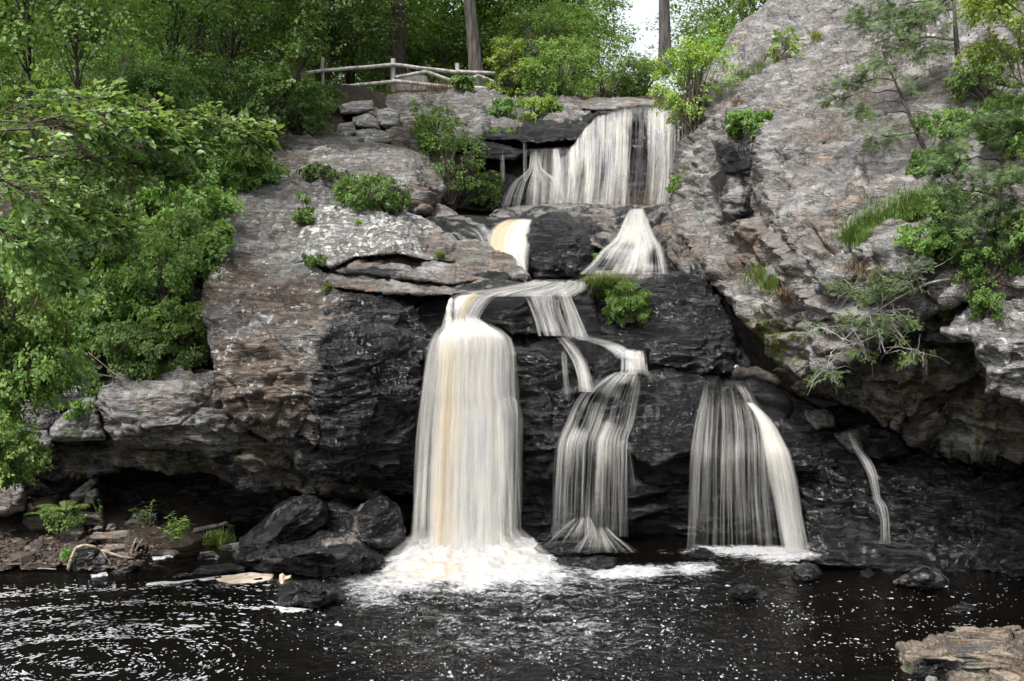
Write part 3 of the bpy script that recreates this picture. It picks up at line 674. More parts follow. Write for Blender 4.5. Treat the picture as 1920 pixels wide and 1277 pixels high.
    rock('boulder', 'massive wet black layered rock right of the hanging plants', 'boulder',
         [(1085, 545, 20.9), (1180, 530, 21), (1230, 514, 21.4), (1300, 512, 21.5), (1340, 540, 21), (1365, 590, 20.4), (1390, 650, 19.9), (1420, 700, 19.7), (1330, 704, 19.4), (1210, 694, 19.3), (1188, 640, 19.6), (1100, 632, 19.8)],
         [(1260, 560, 20.3), (1280, 600, 20), (1300, 640, 19.5), (1180, 600, 20.1)], wet=0.93, brown=0.3, lich=0, amp=0.14, ledge=(.16, .55), edge=(16, .4), dip=0.1)
    rock('rock_ledge', 'narrow black step beside the thin stream at the twin falls', 'rock ledge',
         [(1052, 632, 19.2), (1100, 625, 19.4), (1180, 630, 19.4), (1215, 650, 19.2), (1215, 700, 19), (1170, 690, 18.9), (1110, 645, 18.8)], wet=1.0, brown=0.2, amp=0.06, edge=(8, .2), g=2.5)
    rock('rock_wall', 'black rock behind the twin falls', 'rock wall',
         [(985, 548, 19.8), (1080, 535, 20.6), (1110, 545, 20.4), (1130, 640, 19.3), (985, 640, 19)], wet=1.1, brown=.2, amp=.1, edge=(10, .2))
    # right cliff
    rock('cliff', 'huge pale grey cliff leaning over the right side of the falls', 'cliff',
         [(1252, 380, 26.5), (1256, 320, 27.5), (1282, 250, 28), (1290, 215, 28.5), (1330, 120, 30), (1350, 95, 30.5), (1380, 48, 31.5), (1420, 20, 32), (1450, -10, 32), (1480, -40, 32), (2000, -40, 21), (2300, -40, 17), (2300, 540, 11.6), (2000, 560, 13.2),
          (1900, 548, 14), (1800, 560, 14.6), (1750, 590, 15), (1660, 640, 15.8), (1560, 700, 16.6), (1500, 712, 17.3), (1450, 668, 18.2), (1400, 610, 19.2), (1350, 550, 20.4), (1320, 500, 21.4), (1270, 440, 23.6)],
         [(1330, 190, 27.5), (1310, 260, 26.6), (1300, 330, 25.4), (1420, 240, 22.8), (1436, 262, 21.8), (1432, 330, 21.2), (1446, 410, 19.4), (1480, 450, 18.4), (1520, 500, 17.2), (1560, 545, 16.3),
          (1320, 400, 23.6), (1350, 440, 22.3), (1400, 500, 20.4), (1440, 540, 19), (1470, 600, 18), (1520, 640, 17),
          (1500, 200, 22.6), (1600, 100, 24.5), (1600, 250, 20.5), (1700, 200, 20.5), (1600, 380, 17.8), (1750, 330, 17.6), (1900, 200, 18.5), (1900, 400, 14.8), (1700, 450, 15.9), (1620, 470, 16.2), (1500, 90, 27), (1400, 120, 27.5)],
         creases=[(3, 4), (4, 5), (5, 6), (6, 7), (7, 8), (8, 9)],
         g=2.5, mat=ROCKR, brown=0.36, lich=0.36, amp=0.13, ledge=(.20, 1.0), dip=0.35, edge=(16, .5), back=3.0, crack=0.2, smooth=2,
         spots=[(1400, 470, 60, 60, 'brown', 1.1), (1440, 640, 70, 60, 'moss', 0.7), (1430, 640, 60, 50, 'brown', 1.0), (1290, 480, 26, 60, 'brown', 1.1), (1650, 460, 50, 50, 'lich', 0.5), (1560, 420, 100, 70, 'brown', 0.95), (1620, 250, 110, 120, 'brown', 0.7),
                (1690, 540, 60, 60, 'moss', 0.5), (1270, 420, 40, 60, 'lich', 0.05)])
    rock('rock_block', 'dark square-cut block set into the grey cliff', 'rock block',
         [(1336, 262, 24), (1360, 250, 24.2), (1400, 252, 23.6), (1430, 262, 22.6), (1428, 300, 22), (1414, 340, 21.8), (1412, 400, 21.2), (1386, 418, 21.2), (1362, 408, 21.6), (1350, 388, 21.9), (1340, 350, 22.6), (1328, 338, 23), (1352, 320, 22.8)],
         [(1380, 275, 22.4), (1390, 300, 21.7), (1365, 370, 21.5), (1395, 380, 20.9)], wet=0.62, brown=0.6, lich=0.02, amp=0.14, ledge=(.1, .4), edge=(7, .2), g=2.5,
         spots=[(1375, 385, 22, 28, 'wet', 0.05), (1385, 256, 45, 12, 'wet', 0.0)])
    rock('rock_block', 'pale fractured block jutting below the grassy shelf at the right', 'rock block',
         [(1632, 450, 15.8), (1670, 422, 16), (1720, 416, 15.8), (1750, 430, 15.4), (1756, 470, 14.9), (1740, 500, 14.8), (1690, 520, 14.9), (1640, 545, 15.2), (1620, 530, 15.4), (1660, 500, 15.2), (1632, 480, 15.5)],
         [(1690, 460, 15.2)], mat=ROCKR, brown=0.25, lich=0.5, amp=0.12, ledge=(.12, .35), edge=(10, .3), g=3)
    rock('cliff', 'light grey lichen-covered buttress hanging at the right edge', 'cliff',
         [(1770, 620, 14.6), (1800, 585, 14.8), (1840, 560, 14.8), (1880, 528, 14.8), (2000, 500, 14), (2280, 480, 12.4), (2280, 790, 11.6), (2000, 770, 13.2), (1915, 752, 13.6), (1880, 742, 13.7), (1850, 736, 13.8), (1846, 690, 13.8), (1820, 640, 14), (1790, 640, 14.3)],
         [(1850, 600, 14.1), (1900, 650, 13.5), (1880, 700, 13.5)], mat=ROCKR, brown=0.25, lich=0.65, amp=0.2, ledge=(.12, .4), edge=(12, .35), g=3, back=2)
    rock('rock_wall', 'dark brown overhanging underside of the cliff', 'rock wall',
         [(1440, 660, 19), (1520, 600, 17.8), (1640, 600, 16.8), (1780, 560, 15.6), (1990, 560, 14.8), (2280, 560, 13.5), (2280, 920, 14.6), (1990, 880, 16.4), (1900, 868, 16.6), (1820, 850, 16.8), (1760, 856, 17), (1720, 830, 17.2), (1690, 770, 17.4), (1620, 780, 17.8), (1560, 750, 18), (1490, 730, 18.4)],
         [(1700, 700, 16.6), (1850, 760, 16), (1780, 720, 16.2)], g=3.5, wet=0.36, brown=1.0, lich=0.02, moss=0.35, amp=0.45, ledge=(.2, .7), edge=(20, .6), back=2.5, dip=0.3)
build_rocks()
# ------------------------------------------------------------------ falling water
def fall(name, label, rows, layers=3, dens=0.8, amber=(), gap=0.05, bulge=0.25, seed=1, cols=None, flare=0.03, soft=0.16, group=None, holes=(), rag=3.0, us=1.0, rib=1.0, dome=0.0, rw=1.0, tops=None, dk=1.0):
    """sheet of falling water; rows of (y, x left, x right, distance, density)"""
    rows = [tuple(r) + (dens,) if len(r) < 5 else tuple(r) for r in rows]; rows = [r[:4] + (r[4] * dk,) for r in rows]
    A = np.array(rows, float)
    t = np.concatenate([[0], np.cumsum(np.hypot(np.diff(A[:, 0]), 0.5 * np.diff((A[:, 1] + A[:, 2]) / 2)) + 1e-3)])
    n = max(int(t[-1] / 5), 8); tt = np.linspace(0, t[-1], n)
    # monotone smooth interpolation
    B = np.stack([np.interp(tt, t, A[:, k]) for k in range(5)], -1)
    for _ in range(max(1, n // 30)):
        B[1:-1] = 0.25 * B[:-2] + 0.5 * B[1:-1] + 0.25 * B[2:]
    Vs = []; Fs = []; UV = []; De = []; Am = []; off = 0
    wpx = (B[:, 2] - B[:, 1]).max()
    c = cols or int(max(8, wpx / 4))
    u = np.linspace(0, 1, c)
    for L in range(layers):
        r = np.random.RandomState(seed * 13 + L)
        ex = (1 + 0.05 * L)
        y = np.repeat(B[:, 0][:, None], c, 1)
        xl = B[:, 1][:, None]; xr = B[:, 2][:, None]; mid = (xl + xr) / 2; hw = (xr - xl) / 2 * (ex if L else 1)
        wob = 0.018 * pn(np.stack([tt / 60, np.full(n, seed * 3.3 + L), np.zeros(n)], -1))[:, None]
        x = mid + hw * (2 * u[None] - 1 + wob)
        # uneven front: strands bulge forward differently across the width
        s = pn(np.stack([np.tile(u * wpx / 22, n), np.repeat(tt / 320, c), np.full(n * c, L * 7.7 + seed)], -1)).reshape(n, c)
        s2 = pn(np.stack([np.tile(u * wpx / 7, n), np.repeat(tt / 420, c), np.full(n * c, L * 3.1 + seed)], -1)).reshape(n, c)
        d = B[:, 3][:, None] - gap * L - bulge * np.sqrt(np.clip(1 - (2 * u[None] - 1) ** 2, 0, 1)) * 0.5 - 0.035 * s - 0.02 * s2
        if tops is not None:
            yt = np.interp(x, [q[0] for q in tops], [q[1] for q in tops]); ya, yb_ = B[0, 0], B[-1, 0]; y2 = yt + (y - ya) * (yb_ - yt) / (yb_ - ya)
            d = d - B[:, 3][:, None] + np.interp(y2, B[:, 0], B[:, 3]); y = y2
        zs = surf(x, y, d, 1.1); off_ = np.clip(d - (zs - .05 - .04 * L), 0, .9).max(1)
        pad = np.pad(off_, 6, mode='edge'); off_ = np.max([pad[k:k + n] for k in range(13)], 0)
        for _ in range(8):
            pad = np.pad(off_, 2, mode='edge'); off_ = np.mean([pad[k:k + n] for k in range(5)], 0)
        d = d - off_[:, None]
        # ragged top row
        if n > 3:
            y = y + (rag * (s2 + s)) * np.exp(-tt / (9 + rag))[:, None] + dome * (np.abs(2 * u[None] - 1) ** 2.5) * np.exp(-tt / 60)[:, None]
        Vv = P(x, y, d)
        seg = np.linalg.norm(np.diff(Vv, axis=0), axis=2); vv = np.concatenate([np.zeros((1, c)), np.cumsum(seg, 0)])
        wm = (hw * 2 / F * B[:, 3][:, None]).mean()
        uvv = np.stack([np.tile(u * wm * us, (n, 1)) + L * 5.3 + seed, vv.mean(1)[:, None].repeat(c, 1) + L * 2.1], -1)
        edge = sst(0, soft, np.minimum(u, 1 - u))[None] * np.ones((n, 1))
        dd = B[:, 4][:, None] * .86 * edge * (1 + .22 * pn(np.stack([np.tile(u * wpx / 30, n), np.repeat(tt / 160, c), np.full(n * c, seed + L * 1.3)], -1)).reshape(n, c)) * (1 if L == 0 else 0.9) + 0.12 * s
        for (hx, hy, hrx, hry, hk) in holes: dd = dd - .8 * hk * np.exp(-np.abs((x - hx) / hrx) ** 2.5 - np.abs((y - hy) / hry) ** 4)
        fade = np.clip(1 - (tt - (t[-1] - 12)) / 40, 0.6, 1)[:, None]
        am = np.zeros((n, c))
        for (ua, ub, ya, yb, k) in amber:
            am = np.maximum(am, k * 1.15 * sst(0, 1, 1 - np.abs(u[None] - (ua + ub) / 2) / ((ub - ua) / 2)).clip(0, 1) * sst(ya - 40, ya + 10, y) * (1 - sst(yb - 20, yb + 60, y)))
        idx = np.arange(n * c).reshape(n, c) + off
        Fs.append(np.stack([idx[:-1, :-1], idx[1:, :-1], idx[1:, 1:], idx[:-1, 1:]], -1).reshape(-1, 4))
        Vs.append(Vv.reshape(-1, 3)); UV.append(uvv.reshape(-1, 2)); De.append((dd * fade * sst(-1, 6, tt)[:, None]).ravel()); Am.append(am.ravel()); off += n * c
    # loose threads of water in front of the sheet: ragged edges and depth
    rr = np.random.RandomState(seed * 7 + 1); nr = int(wpx * .9 * rib) + 5; K = 16; T = t[-1]
    u0 = rr.uniform(-.05, 1.05, nr); e0 = rr.rand(nr) < .3; u0[e0] = np.where(rr.rand(e0.sum()) < .5, rr.normal(.03, .03, e0.sum()), .97 + rr.normal(0, .03, e0.sum()))
    ts = np.where(rr.rand(nr) < .6, rr.uniform(0, .1, nr), rr.uniform(0, .7, nr)) * T; tl = (T - ts) * np.where(rr.rand(nr) < .5, 1, rr.uniform(.35, 1, nr))
    tk = ts[:, None] + tl[:, None] * np.linspace(0, 1, K)[None]
    B_ = [np.interp(tk, tt, B[:, k]) for k in range(5)]
    fl = (u0 - .5)[:, None] * (.025 * ((tk - ts[:, None]) / T)) * (1 + 1.5 * rr.rand(nr))[:, None]
    uu = u0[:, None] + fl + .012 * np.sin(tk / 50 + 6 * rr.rand(nr)[:, None])
    xx = B_[1] + (B_[2] - B_[1]) * uu; wd = rw * rr.uniform(.6, 3.2, nr)[:, None] * (.6 + .4 * np.linspace(0, 1, K))[None]
    yy = B_[0] + dome * (np.abs(2 * uu - 1) ** 2.5).clip(0, 2) * np.exp(-tk / 60)
    if tops is not None:
        yt = np.interp(xx, [q[0] for q in tops], [q[1] for q in tops]); ya, yb_ = B[0, 0], B[-1, 0]; yy = yt + (yy - ya) * (yb_ - yt) / (yb_ - ya)
        B_[3] = np.interp(yy, B[:, 0], B[:, 3])
    k0 = np.clip((tk / T * (n - 1)).astype(int), 0, n - 1)
    dd_ = B_[3] - off_[k0] - bulge * .5 * np.sqrt(np.clip(1 - (2 * uu - 1) ** 2, 0, 1)) - gap * layers - rr.uniform(.0, .16, nr)[:, None] * (tk / T) - .02
    ends = sst(0, .18, np.linspace(0, 1, K)) * (1 - sst(.75, 1, np.linspace(0, 1, K)) * (np.where(tl < (T - ts) * .98, 1, .35))[:, None])
    dn_ = rr.uniform(.45, .95, nr)[:, None] * B_[4] * ends
    for (hx, hy, hrx, hry, hk) in holes: dn_ = dn_ * (1 - .75 * hk * np.exp(-np.abs((xx - hx) / hrx) ** 2.5 - np.abs((yy - hy) / hry) ** 4))
    V3 = np.stack([P(xx + s_ * wd, yy, dd_ + abs(s_) * .01) for s_ in (-1, 0, 1)], 2).reshape(-1, 3)
    ii = np.arange(nr * K * 3).reshape(nr, K, 3) + off
    Fs += [np.stack([ii[:, :-1, q], ii[:, 1:, q], ii[:, 1:, q + 1], ii[:, :-1, q + 1]], -1).reshape(-1, 4) for q in (0, 1)]
    Vs.append(V3); uo = rr.uniform(0, 40, nr)[:, None, None]
    UV.append(np.stack([uo + np.array([-.03, 0, .03])[None, None] * wd[..., None], (tk / F * B[:, 3].mean())[..., None] + uo + 0 * ii], -1).reshape(-1, 2))
    De.append((dn_[..., None] * np.array([0, 1, 0])).ravel())
    am = np.zeros((nr, K))
    for (ua, ub, ya, yb, k) in amber: am = np.maximum(am, k * (np.abs(uu - (ua + ub) / 2) < (ub - ua) / 3) * (yy > ya) * (yy < yb))
    Am.append(np.repeat(am.ravel(), 3) * .7)
    o = mesh_obj(name, np.concatenate(Vs), np.concatenate(Fs), FALL, attrs={'soft': np.concatenate([np.zeros(off)] + [np.ones(len(V3))]), 'dens': np.clip(np.concatenate(De), 0, 1.3), 'amber': np.concatenate(Am)}, uv=np.concatenate(UV))
    return tag(o, label, 'waterfall', group)

def build_falls():
    # upper fall
    fall('waterfall', 'broad white upper fall filling the notch below the trees, beside the pale cliff',
         [(196, 1042, 1266, 32.4, .7), (204, 1042, 1266, 31.6, .9), (225, 1042, 1265, 30.8, 1), (260, 1042, 1264, 30.3, 1), (300, 1042, 1262, 30, .95), (345, 1040, 1258, 29.7, .88), (392, 1038, 1252, 29.4, .8)],
         tops=[(1036, 302), (1060, 288), (1080, 262), (1098, 236), (1120, 216), (1160, 204), (1200, 197), (1232, 198), (1268, 206)], rw=1.3, dk=.80, rib=.8,
         dens=0.9, seed=3, layers=2, bulge=0.4, soft=0.06, holes=[(1197, 310, 20, 95, .95), (1130, 350, 10, 40, .25), (1088, 350, 10, 50, .3), (1060, 345, 8, 50, .3)])
    fall('waterfall', 'slim white streak at the left part of the upper fall', [(276, 1036, 1048, 30.2, .7), (300, 1036, 1052, 30, .85), (350, 1036, 1056, 29.6, .8), (390, 1034, 1058, 29.2, .7)], layers=2, seed=4)
    fall('waterfall', 'sparse threads hanging between the spout and the broad upper fall', [(274, 1004, 1082, 30.1, .42), (320, 1002, 1072, 29.7, .45), (392, 1000, 1066, 29.2, .42)], layers=1, seed=44, rib=2, us=1.5)
    fall('waterfall', 'small spout fanning over a rock left of the upper fall',
         [(278, 996, 1010, 30.0, .7), (318, 994, 1014, 29.4, .8), (326, 986, 1026, 29.0, .75), (338, 970, 1042, 28.8, .6), (360, 958, 1054, 28.7, .5), (392, 948, 1062, 28.6, .42)], layers=1, seed=5, dk=.75, soft=.35, us=1.5, rag=4)
    for px in (942, 983):
        fall('waterfall', 'hair-thin trickle off the black shelf, ' + ('leftmost of all' if px == 942 else 'just left of the fanning spout'), [(286 if px == 942 else 262, px - 3, px + 3, 30.0, .5), (340, px - 2, px + 4, 29.4, .45)], layers=1, seed=px)
    # middle falls
    fall('waterfall', 'amber-tinted middle fall left of the black rounded rock',
         [(408, 958, 1004, 24.6, .6), (416, 938, 1000, 24.3, .95), (430, 924, 996, 24.0, 1), (455, 918, 990, 23.6, 1), (480, 922, 986, 23.2, 1), (500, 940, 986, 22.8, .95), (530, 960, 986, 22.2, .9)],
         layers=3, seed=6, amber=[(-0.3, 0.7, 380, 520, 0.9)], soft=.10)
    fall('waterfall', 'white middle fall widening over steps at the right of the basin',
         [(388, 1186, 1208, 27.0, .8), (396, 1180, 1208, 26.8, .95), (420, 1170, 1214, 25.4, 1), (445, 1160, 1224, 24.4, 1.05), (455, 1150, 1230, 24.1, .9), (466, 1134, 1238, 23.6, 1.0), (478, 1126, 1240, 23.2, .85), (500, 1108, 1244, 22.4, .8), (514, 1092, 1246, 21.9, .75)],
         layers=3, seed=7, bulge=.5, soft=.16, dk=.86, rw=1.5, holes=[(1130, 495, 14, 10, .4), (1225, 480, 10, 16, .5), (1180, 462, 14, 6, .3)])
    # lower left main fall
    fall('waterfall', 'small amber chute curling around the stuck log at the head of the main fall',
         [(550, 868, 945, 18.9, .7), (556, 850, 925, 18.7, .9), (575, 842, 905, 18.4, 1), (600, 835, 893, 18.2, 1), (622, 830, 890, 18.0, 1), (640, 830, 890, 17.9, .9)],
         layers=2, seed=8, amber=[(0.25, 0.75, 500, 640, 1.0)], soft=.14)
    fall('waterfall', 'tall cream-white main fall plunging into the pool with an amber streak',
         [(604, 838, 905, 18.2, .8), (611, 826, 935, 18.1, 1.0), (626, 813, 955, 17.95, 1.1), (680, 806, 955, 17.85, 1.1), (740, 800, 955, 17.8, 1.1), (760, 798, 962, 17.8, 1.05), (820, 793, 962, 17.75, 1.0), (900, 790, 962, 17.7, 1.0), (980, 787, 962, 17.65, .98), (1050, 784, 964, 17.6, .98)],
         layers=4, seed=9, bulge=.6, rw=2.2, rib=.8, amber=[(0.06, 0.50, 560, 1080, .75), (0.4, 1.0, 560, 760, 0.25)], soft=.2, gap=.06, rag=8, dome=14)
    fall('waterfall', 'burst of white water where the chute hits the head of the main fall',
         [(596, 846, 892, 18.0, .7), (610, 830, 926, 17.8, .95), (628, 815, 952, 17.6, .8), (660, 806, 960, 17.5, .5), (740, 800, 964, 17.45, .28), (860, 794, 966, 17.4, .12)], layers=2, seed=41, bulge=.8, rw=2.5, rib=.6, soft=.2, rag=16)
    fall('waterfall', 'spray thrown up around the foot of the main fall',
         [(985, 800, 970, 17.4, .10), (1010, 775, 990, 17.3, .28), (1032, 755, 1010, 17.15, .42), (1050, 740, 1030, 16.95, .35)], layers=2, seed=42, bulge=.5, soft=.35, rag=18, gap=.12, rw=4, rib=.5)
    fall('waterfall', 'thin spray fringe down the left edge of the main fall',
         [(660, 800, 826, 17.9, .3), (850, 784, 814, 17.8, .4), (1040, 772, 806, 17.7, .36)], layers=2, seed=10)
    fall('waterfall', 'thin bounced fringe down the right edge of the main fall',
         [(740, 930, 962, 17.8, .8), (750, 928, 974, 17.7, .9), (780, 926, 978, 17.6, .7), (860, 930, 976, 17.6, .4), (960, 934, 976, 17.6, .2)], layers=2, seed=11, soft=.2)
    # twin falls
    fall('waterfall', 'left one of the twin small falls below the basin stream',
         [(548, 985, 1040, 19.4, .7), (556, 988, 1046, 19.2, .95), (575, 996, 1046, 18.9, .9), (600, 1006, 1054, 18.7, .85), (630, 1014, 1064, 18.5, .9)], layers=2, seed=12, soft=.2, dk=.8, rag=5)
    fall('waterfall', 'right, narrower one of the twin small falls below the basin stream',
         [(538, 1046, 1062, 20.0, .8), (556, 1050, 1070, 19.6, .95), (590, 1060, 1084, 19.2, 1), (638, 1068, 1104, 18.8, 1)], layers=2, seed=13, soft=.2, dk=.88)
    fall('stream', 'white thread of water sliding right from the twin falls to the small creamy drop',
         [(622, 1010, 1070, 18.45, .45), (632, 1062, 1108, 18.6, .8), (640, 1104, 1142, 18.6, .95), (648, 1130, 1166, 18.6, .95), (664, 1152, 1186, 18.4, .95), (672, 1158, 1200, 18.3, .9)], layers=2, seed=14, dk=.85, soft=.2, bulge=.05)['category'] = 'stream'
    fall('waterfall', 'little creamy drop at the right end of the thin stream',
         [(654, 1168, 1206, 18.9, .9), (664, 1166, 1208, 18.6, 1), (690, 1166, 1212, 18.4, 1), (702, 1164, 1214, 18.3, .8)], layers=2, seed=15, amber=[(.3, .9, 650, 720, .5)], soft=.25, rag=5)
    fall('waterfall', 'narrow veil bending down the black rounded rock above the middle cascade',
         [(628, 1040, 1062, 18.3, .4), (650, 1058, 1080, 18.1, .55), (680, 1076, 1100, 18.0, .7), (710, 1084, 1108, 17.85, .8), (735, 1086, 1114, 17.8, .8)], layers=2, seed=16, soft=.2)
    fall('waterfall', 'faint thin thread left of the middle cascade', [(655, 1052, 1062, 18.1, .5), (700, 1056, 1064, 17.9, .45), (750, 1058, 1070, 17.8, .3)], layers=1, seed=17)
    fall('waterfall', 'middle cascade spreading down the slab and dropping in a curtain of fine strands',
         [(694, 1156, 1198, 18.8, .8), (706, 1132, 1198, 18.4, .95), (725, 1104, 1196, 18.2, .75), (750, 1082, 1190, 18.0, .7), (775, 1072, 1186, 17.9, .8), (800, 1062, 1180, 17.75, .85), (820, 1052, 1170, 17.65, 1.0), (832, 1048, 1169, 17.6, .95), (870, 1046, 1168, 17.55, .8), (920, 1044, 1166, 17.55, .7), (1006, 1040, 1166, 17.5, .56)],
         layers=2, seed=18, soft=.12, us=1.5, rib=1.3, dk=.72, rw=1.0, holes=[(1150, 770, 20, 22, .5), (1090, 785, 12, 20, .45), (1120, 745, 16, 8, .4), (1170, 730, 12, 10, .4), (1105, 880, 7, 60, .35), (1140, 930, 6, 60, .35)])
    fall('waterfall', 'stray thin jets at the right edge of the strand curtain', [(815, 1158, 1170, 17.7, .35), (850, 1164, 1182, 17.6, .25), (920, 1172, 1192, 17.6, .08)], layers=1, seed=20)
    fall('waterfall', 'fan of water splashing off the small rock under the strand curtain',
         [(966, 1086, 1104, 17.3, .6), (985, 1062, 1112, 17.2, .6), (1004, 1040, 1118, 17.1, .5), (1018, 1026, 1124, 17.0, .35)], layers=1, seed=21, soft=.4, rag=6, dk=.7)
    fall('waterfall', 'second lower fan of water splashing over the front rock',
         [(985, 1110, 1134, 17.2, .5), (1008, 1098, 1156, 17.1, .6), (1022, 1088, 1176, 16.95, .55), (1036, 1080, 1190, 16.8, .35)], layers=1, seed=22, soft=.4, rag=6, dk=.75)
    # right veil
    fall('waterfall', 'wide right veil, a glassy film on the slab breaking into parallel strands',
         [(700, 1334, 1366, 19.6, .25), (722, 1322, 1400, 19.2, .32), (750, 1318, 1412, 18.7, .42), (766, 1314, 1420, 18.4, .62), (800, 1308, 1430, 18.0, .6), (838, 1304, 1434, 17.75, .74), (866, 1303, 1435, 17.6, .66), (930, 1301, 1437, 17.55, .58), (1036, 1296, 1446, 17.5, .42)],
         layers=2, seed=24, soft=.14, us=1.6, rib=1.4, dk=.64)
    fall('waterfall', 'slanting white jet at the right of the wide veil',
         [(752, 1396, 1410, 18.4, .8), (775, 1414, 1436, 18.1, .95), (800, 1426, 1454, 17.9, 1), (850, 1436, 1480, 17.65, .95), (900, 1444, 1492, 17.6, .85), (960, 1456, 1500, 17.55, .78), (1042, 1470, 1516, 17.5, .7)],
         layers=3, seed=25, soft=.16, rw=1.6)
    fall('waterfall', 'narrow slanting trickle from the driftwood lip above the right veil', [(716, 1376, 1388, 19.3, .6), (735, 1386, 1402, 18.9, .55), (756, 1398, 1412, 18.5, .5)], layers=1, seed=26)
    fall('waterfall', 'small side trickle stepping down the dark ledges at the lower right',
         [(805, 1584, 1594, 18.0, .4), (840, 1598, 1612, 17.7, .7), (868, 1616, 1636, 17.4, .75), (890, 1628, 1644, 17.2, .8), (940, 1640, 1650, 17.1, .8), (945, 1642, 1662, 17.0, .8), (975, 1652, 1666, 16.9, .7), (1020, 1652, 1668, 16.7, .5)], layers=2, seed=27, soft=.2)
    fall('stream', 'thin sheet of water sliding off the basin toward the lower falls',
         [(523, 1000, 1092, 22.6, .9), (530, 990, 1094, 21.0, .8), (540, 940, 1092, 19.8, .7), (548, 880, 1080, 19.1, .75), (556, 856, 1066, 18.7, .8)], layers=2, seed=31, soft=.1, bulge=.0)['category'] = 'stream'
    fall('waterfall', 'thin film of water spilling over the smooth slab into the amber fall', [(425, 880, 930, 24.3, .5), (440, 900, 930, 23.7, .6), (455, 905, 928, 23.3, .7)], layers=1, seed=32)

def patch(name, label, poly, z, mat, amp=0.02, kind=None, dens=None, step=0.05, cat=None, lift=0.0, amber=0.0):
    """water-level patch: photo outline dropped on the plane z"""
    pw = [P(x, y, DW(y, z)) for x, y in poly]
    pw = np.array(pw); x0, x1, y0, y1 = pw[:, 0].min(), pw[:, 0].max(), pw[:, 1].min(), pw[:, 1].max()
    gx, gy = np.meshgrid(np.arange(x0, x1 + step, step), np.arange(y0, y1 + step, step))
    ins = np.zeros(gx.shape, bool); best = np.full(gx.shape, 1e9)
    n = len(pw)
    for i in range(n):
        xa, ya = pw[i, :2]; xb, yb = pw[(i + 1) % n, :2]
        if ya != yb: ins ^= ((ya > gy) != (yb > gy)) & (gx < (xb - xa) * (gy - ya) / (yb - ya + 1e-12) + xa)
        ab = np.array([xb - xa, yb - ya]); t = np.clip(((gx - xa) * ab[0] + (gy - ya) * ab[1]) / (ab @ ab + 1e-9), 0, 1)
        best = np.minimum(best, np.hypot(gx - xa - t * ab[0], gy - ya - t * ab[1]))
    idx = np.arange(gx.size).reshape(gx.shape)
    ok = ins[:-1, :-1] | ins[1:, 1:] | ins[1:, :-1] | ins[:-1, 1:]
    q = np.stack([idx[:-1, :-1][ok], idx[:-1, 1:][ok], idx[1:, 1:][ok], idx[1:, :-1][ok]], -1)
    us = np.unique(q); mp = -np.ones(gx.size, int); mp[us] = np.arange(len(us))
    X = gx.ravel()[us]; Y = gy.ravel()[us]
    p = np.stack([X, Y, np.zeros(len(X))], -1)
    e = sst(0, 0.35, best.ravel()[us]) * ins.ravel()[us]
    Z = z + lift * e + amp * fbm(p * 2.2 + 5, 4) * (0.3 + 0.7 * e)
    at = {'turb': np.full(len(X), 1.0), 'dens': np.full(len(X), 1.0) * (dens(X, Y, e) if dens else 1), 'amber': np.full(len(X), amber)}
    o = mesh_obj(name, np.stack([X, Y, Z], -1), mp[q], mat, attrs=at)
    return tag(o, label, cat, None, kind)

def ell(px, py, cx, cy, rx, ry, p=2):
    return np.exp(-((np.abs((px - cx) / rx)) ** p + (np.abs((py - cy) / ry)) ** p))

def pool_turb(px, py):
    t = 0.12 + 0.9 * ell(px, py, 900, 1110, 360, 70) + 0.8 * ell(px, py, 960, 1220, 420, 110) + 0.5 * ell(px, py, 1420, 1060, 180, 40) + 0.3 * ell(px, py, 1380, 1230, 220, 90)
    return np.clip(t, 0, 1.2)

def wave(p, px, py, t):
    return t * (0.06 * fbm(p * np.array([1.6, 2.4, 1]), 5, gain=.6) + 0.035 * np.abs(fbm(p * np.array([4, 6, 1]) + 9, 3))) + 0.10 * ell(px, py, 870, 1065, 150, 25) * (1 + 0.8 * fbm(p * 3, 3))

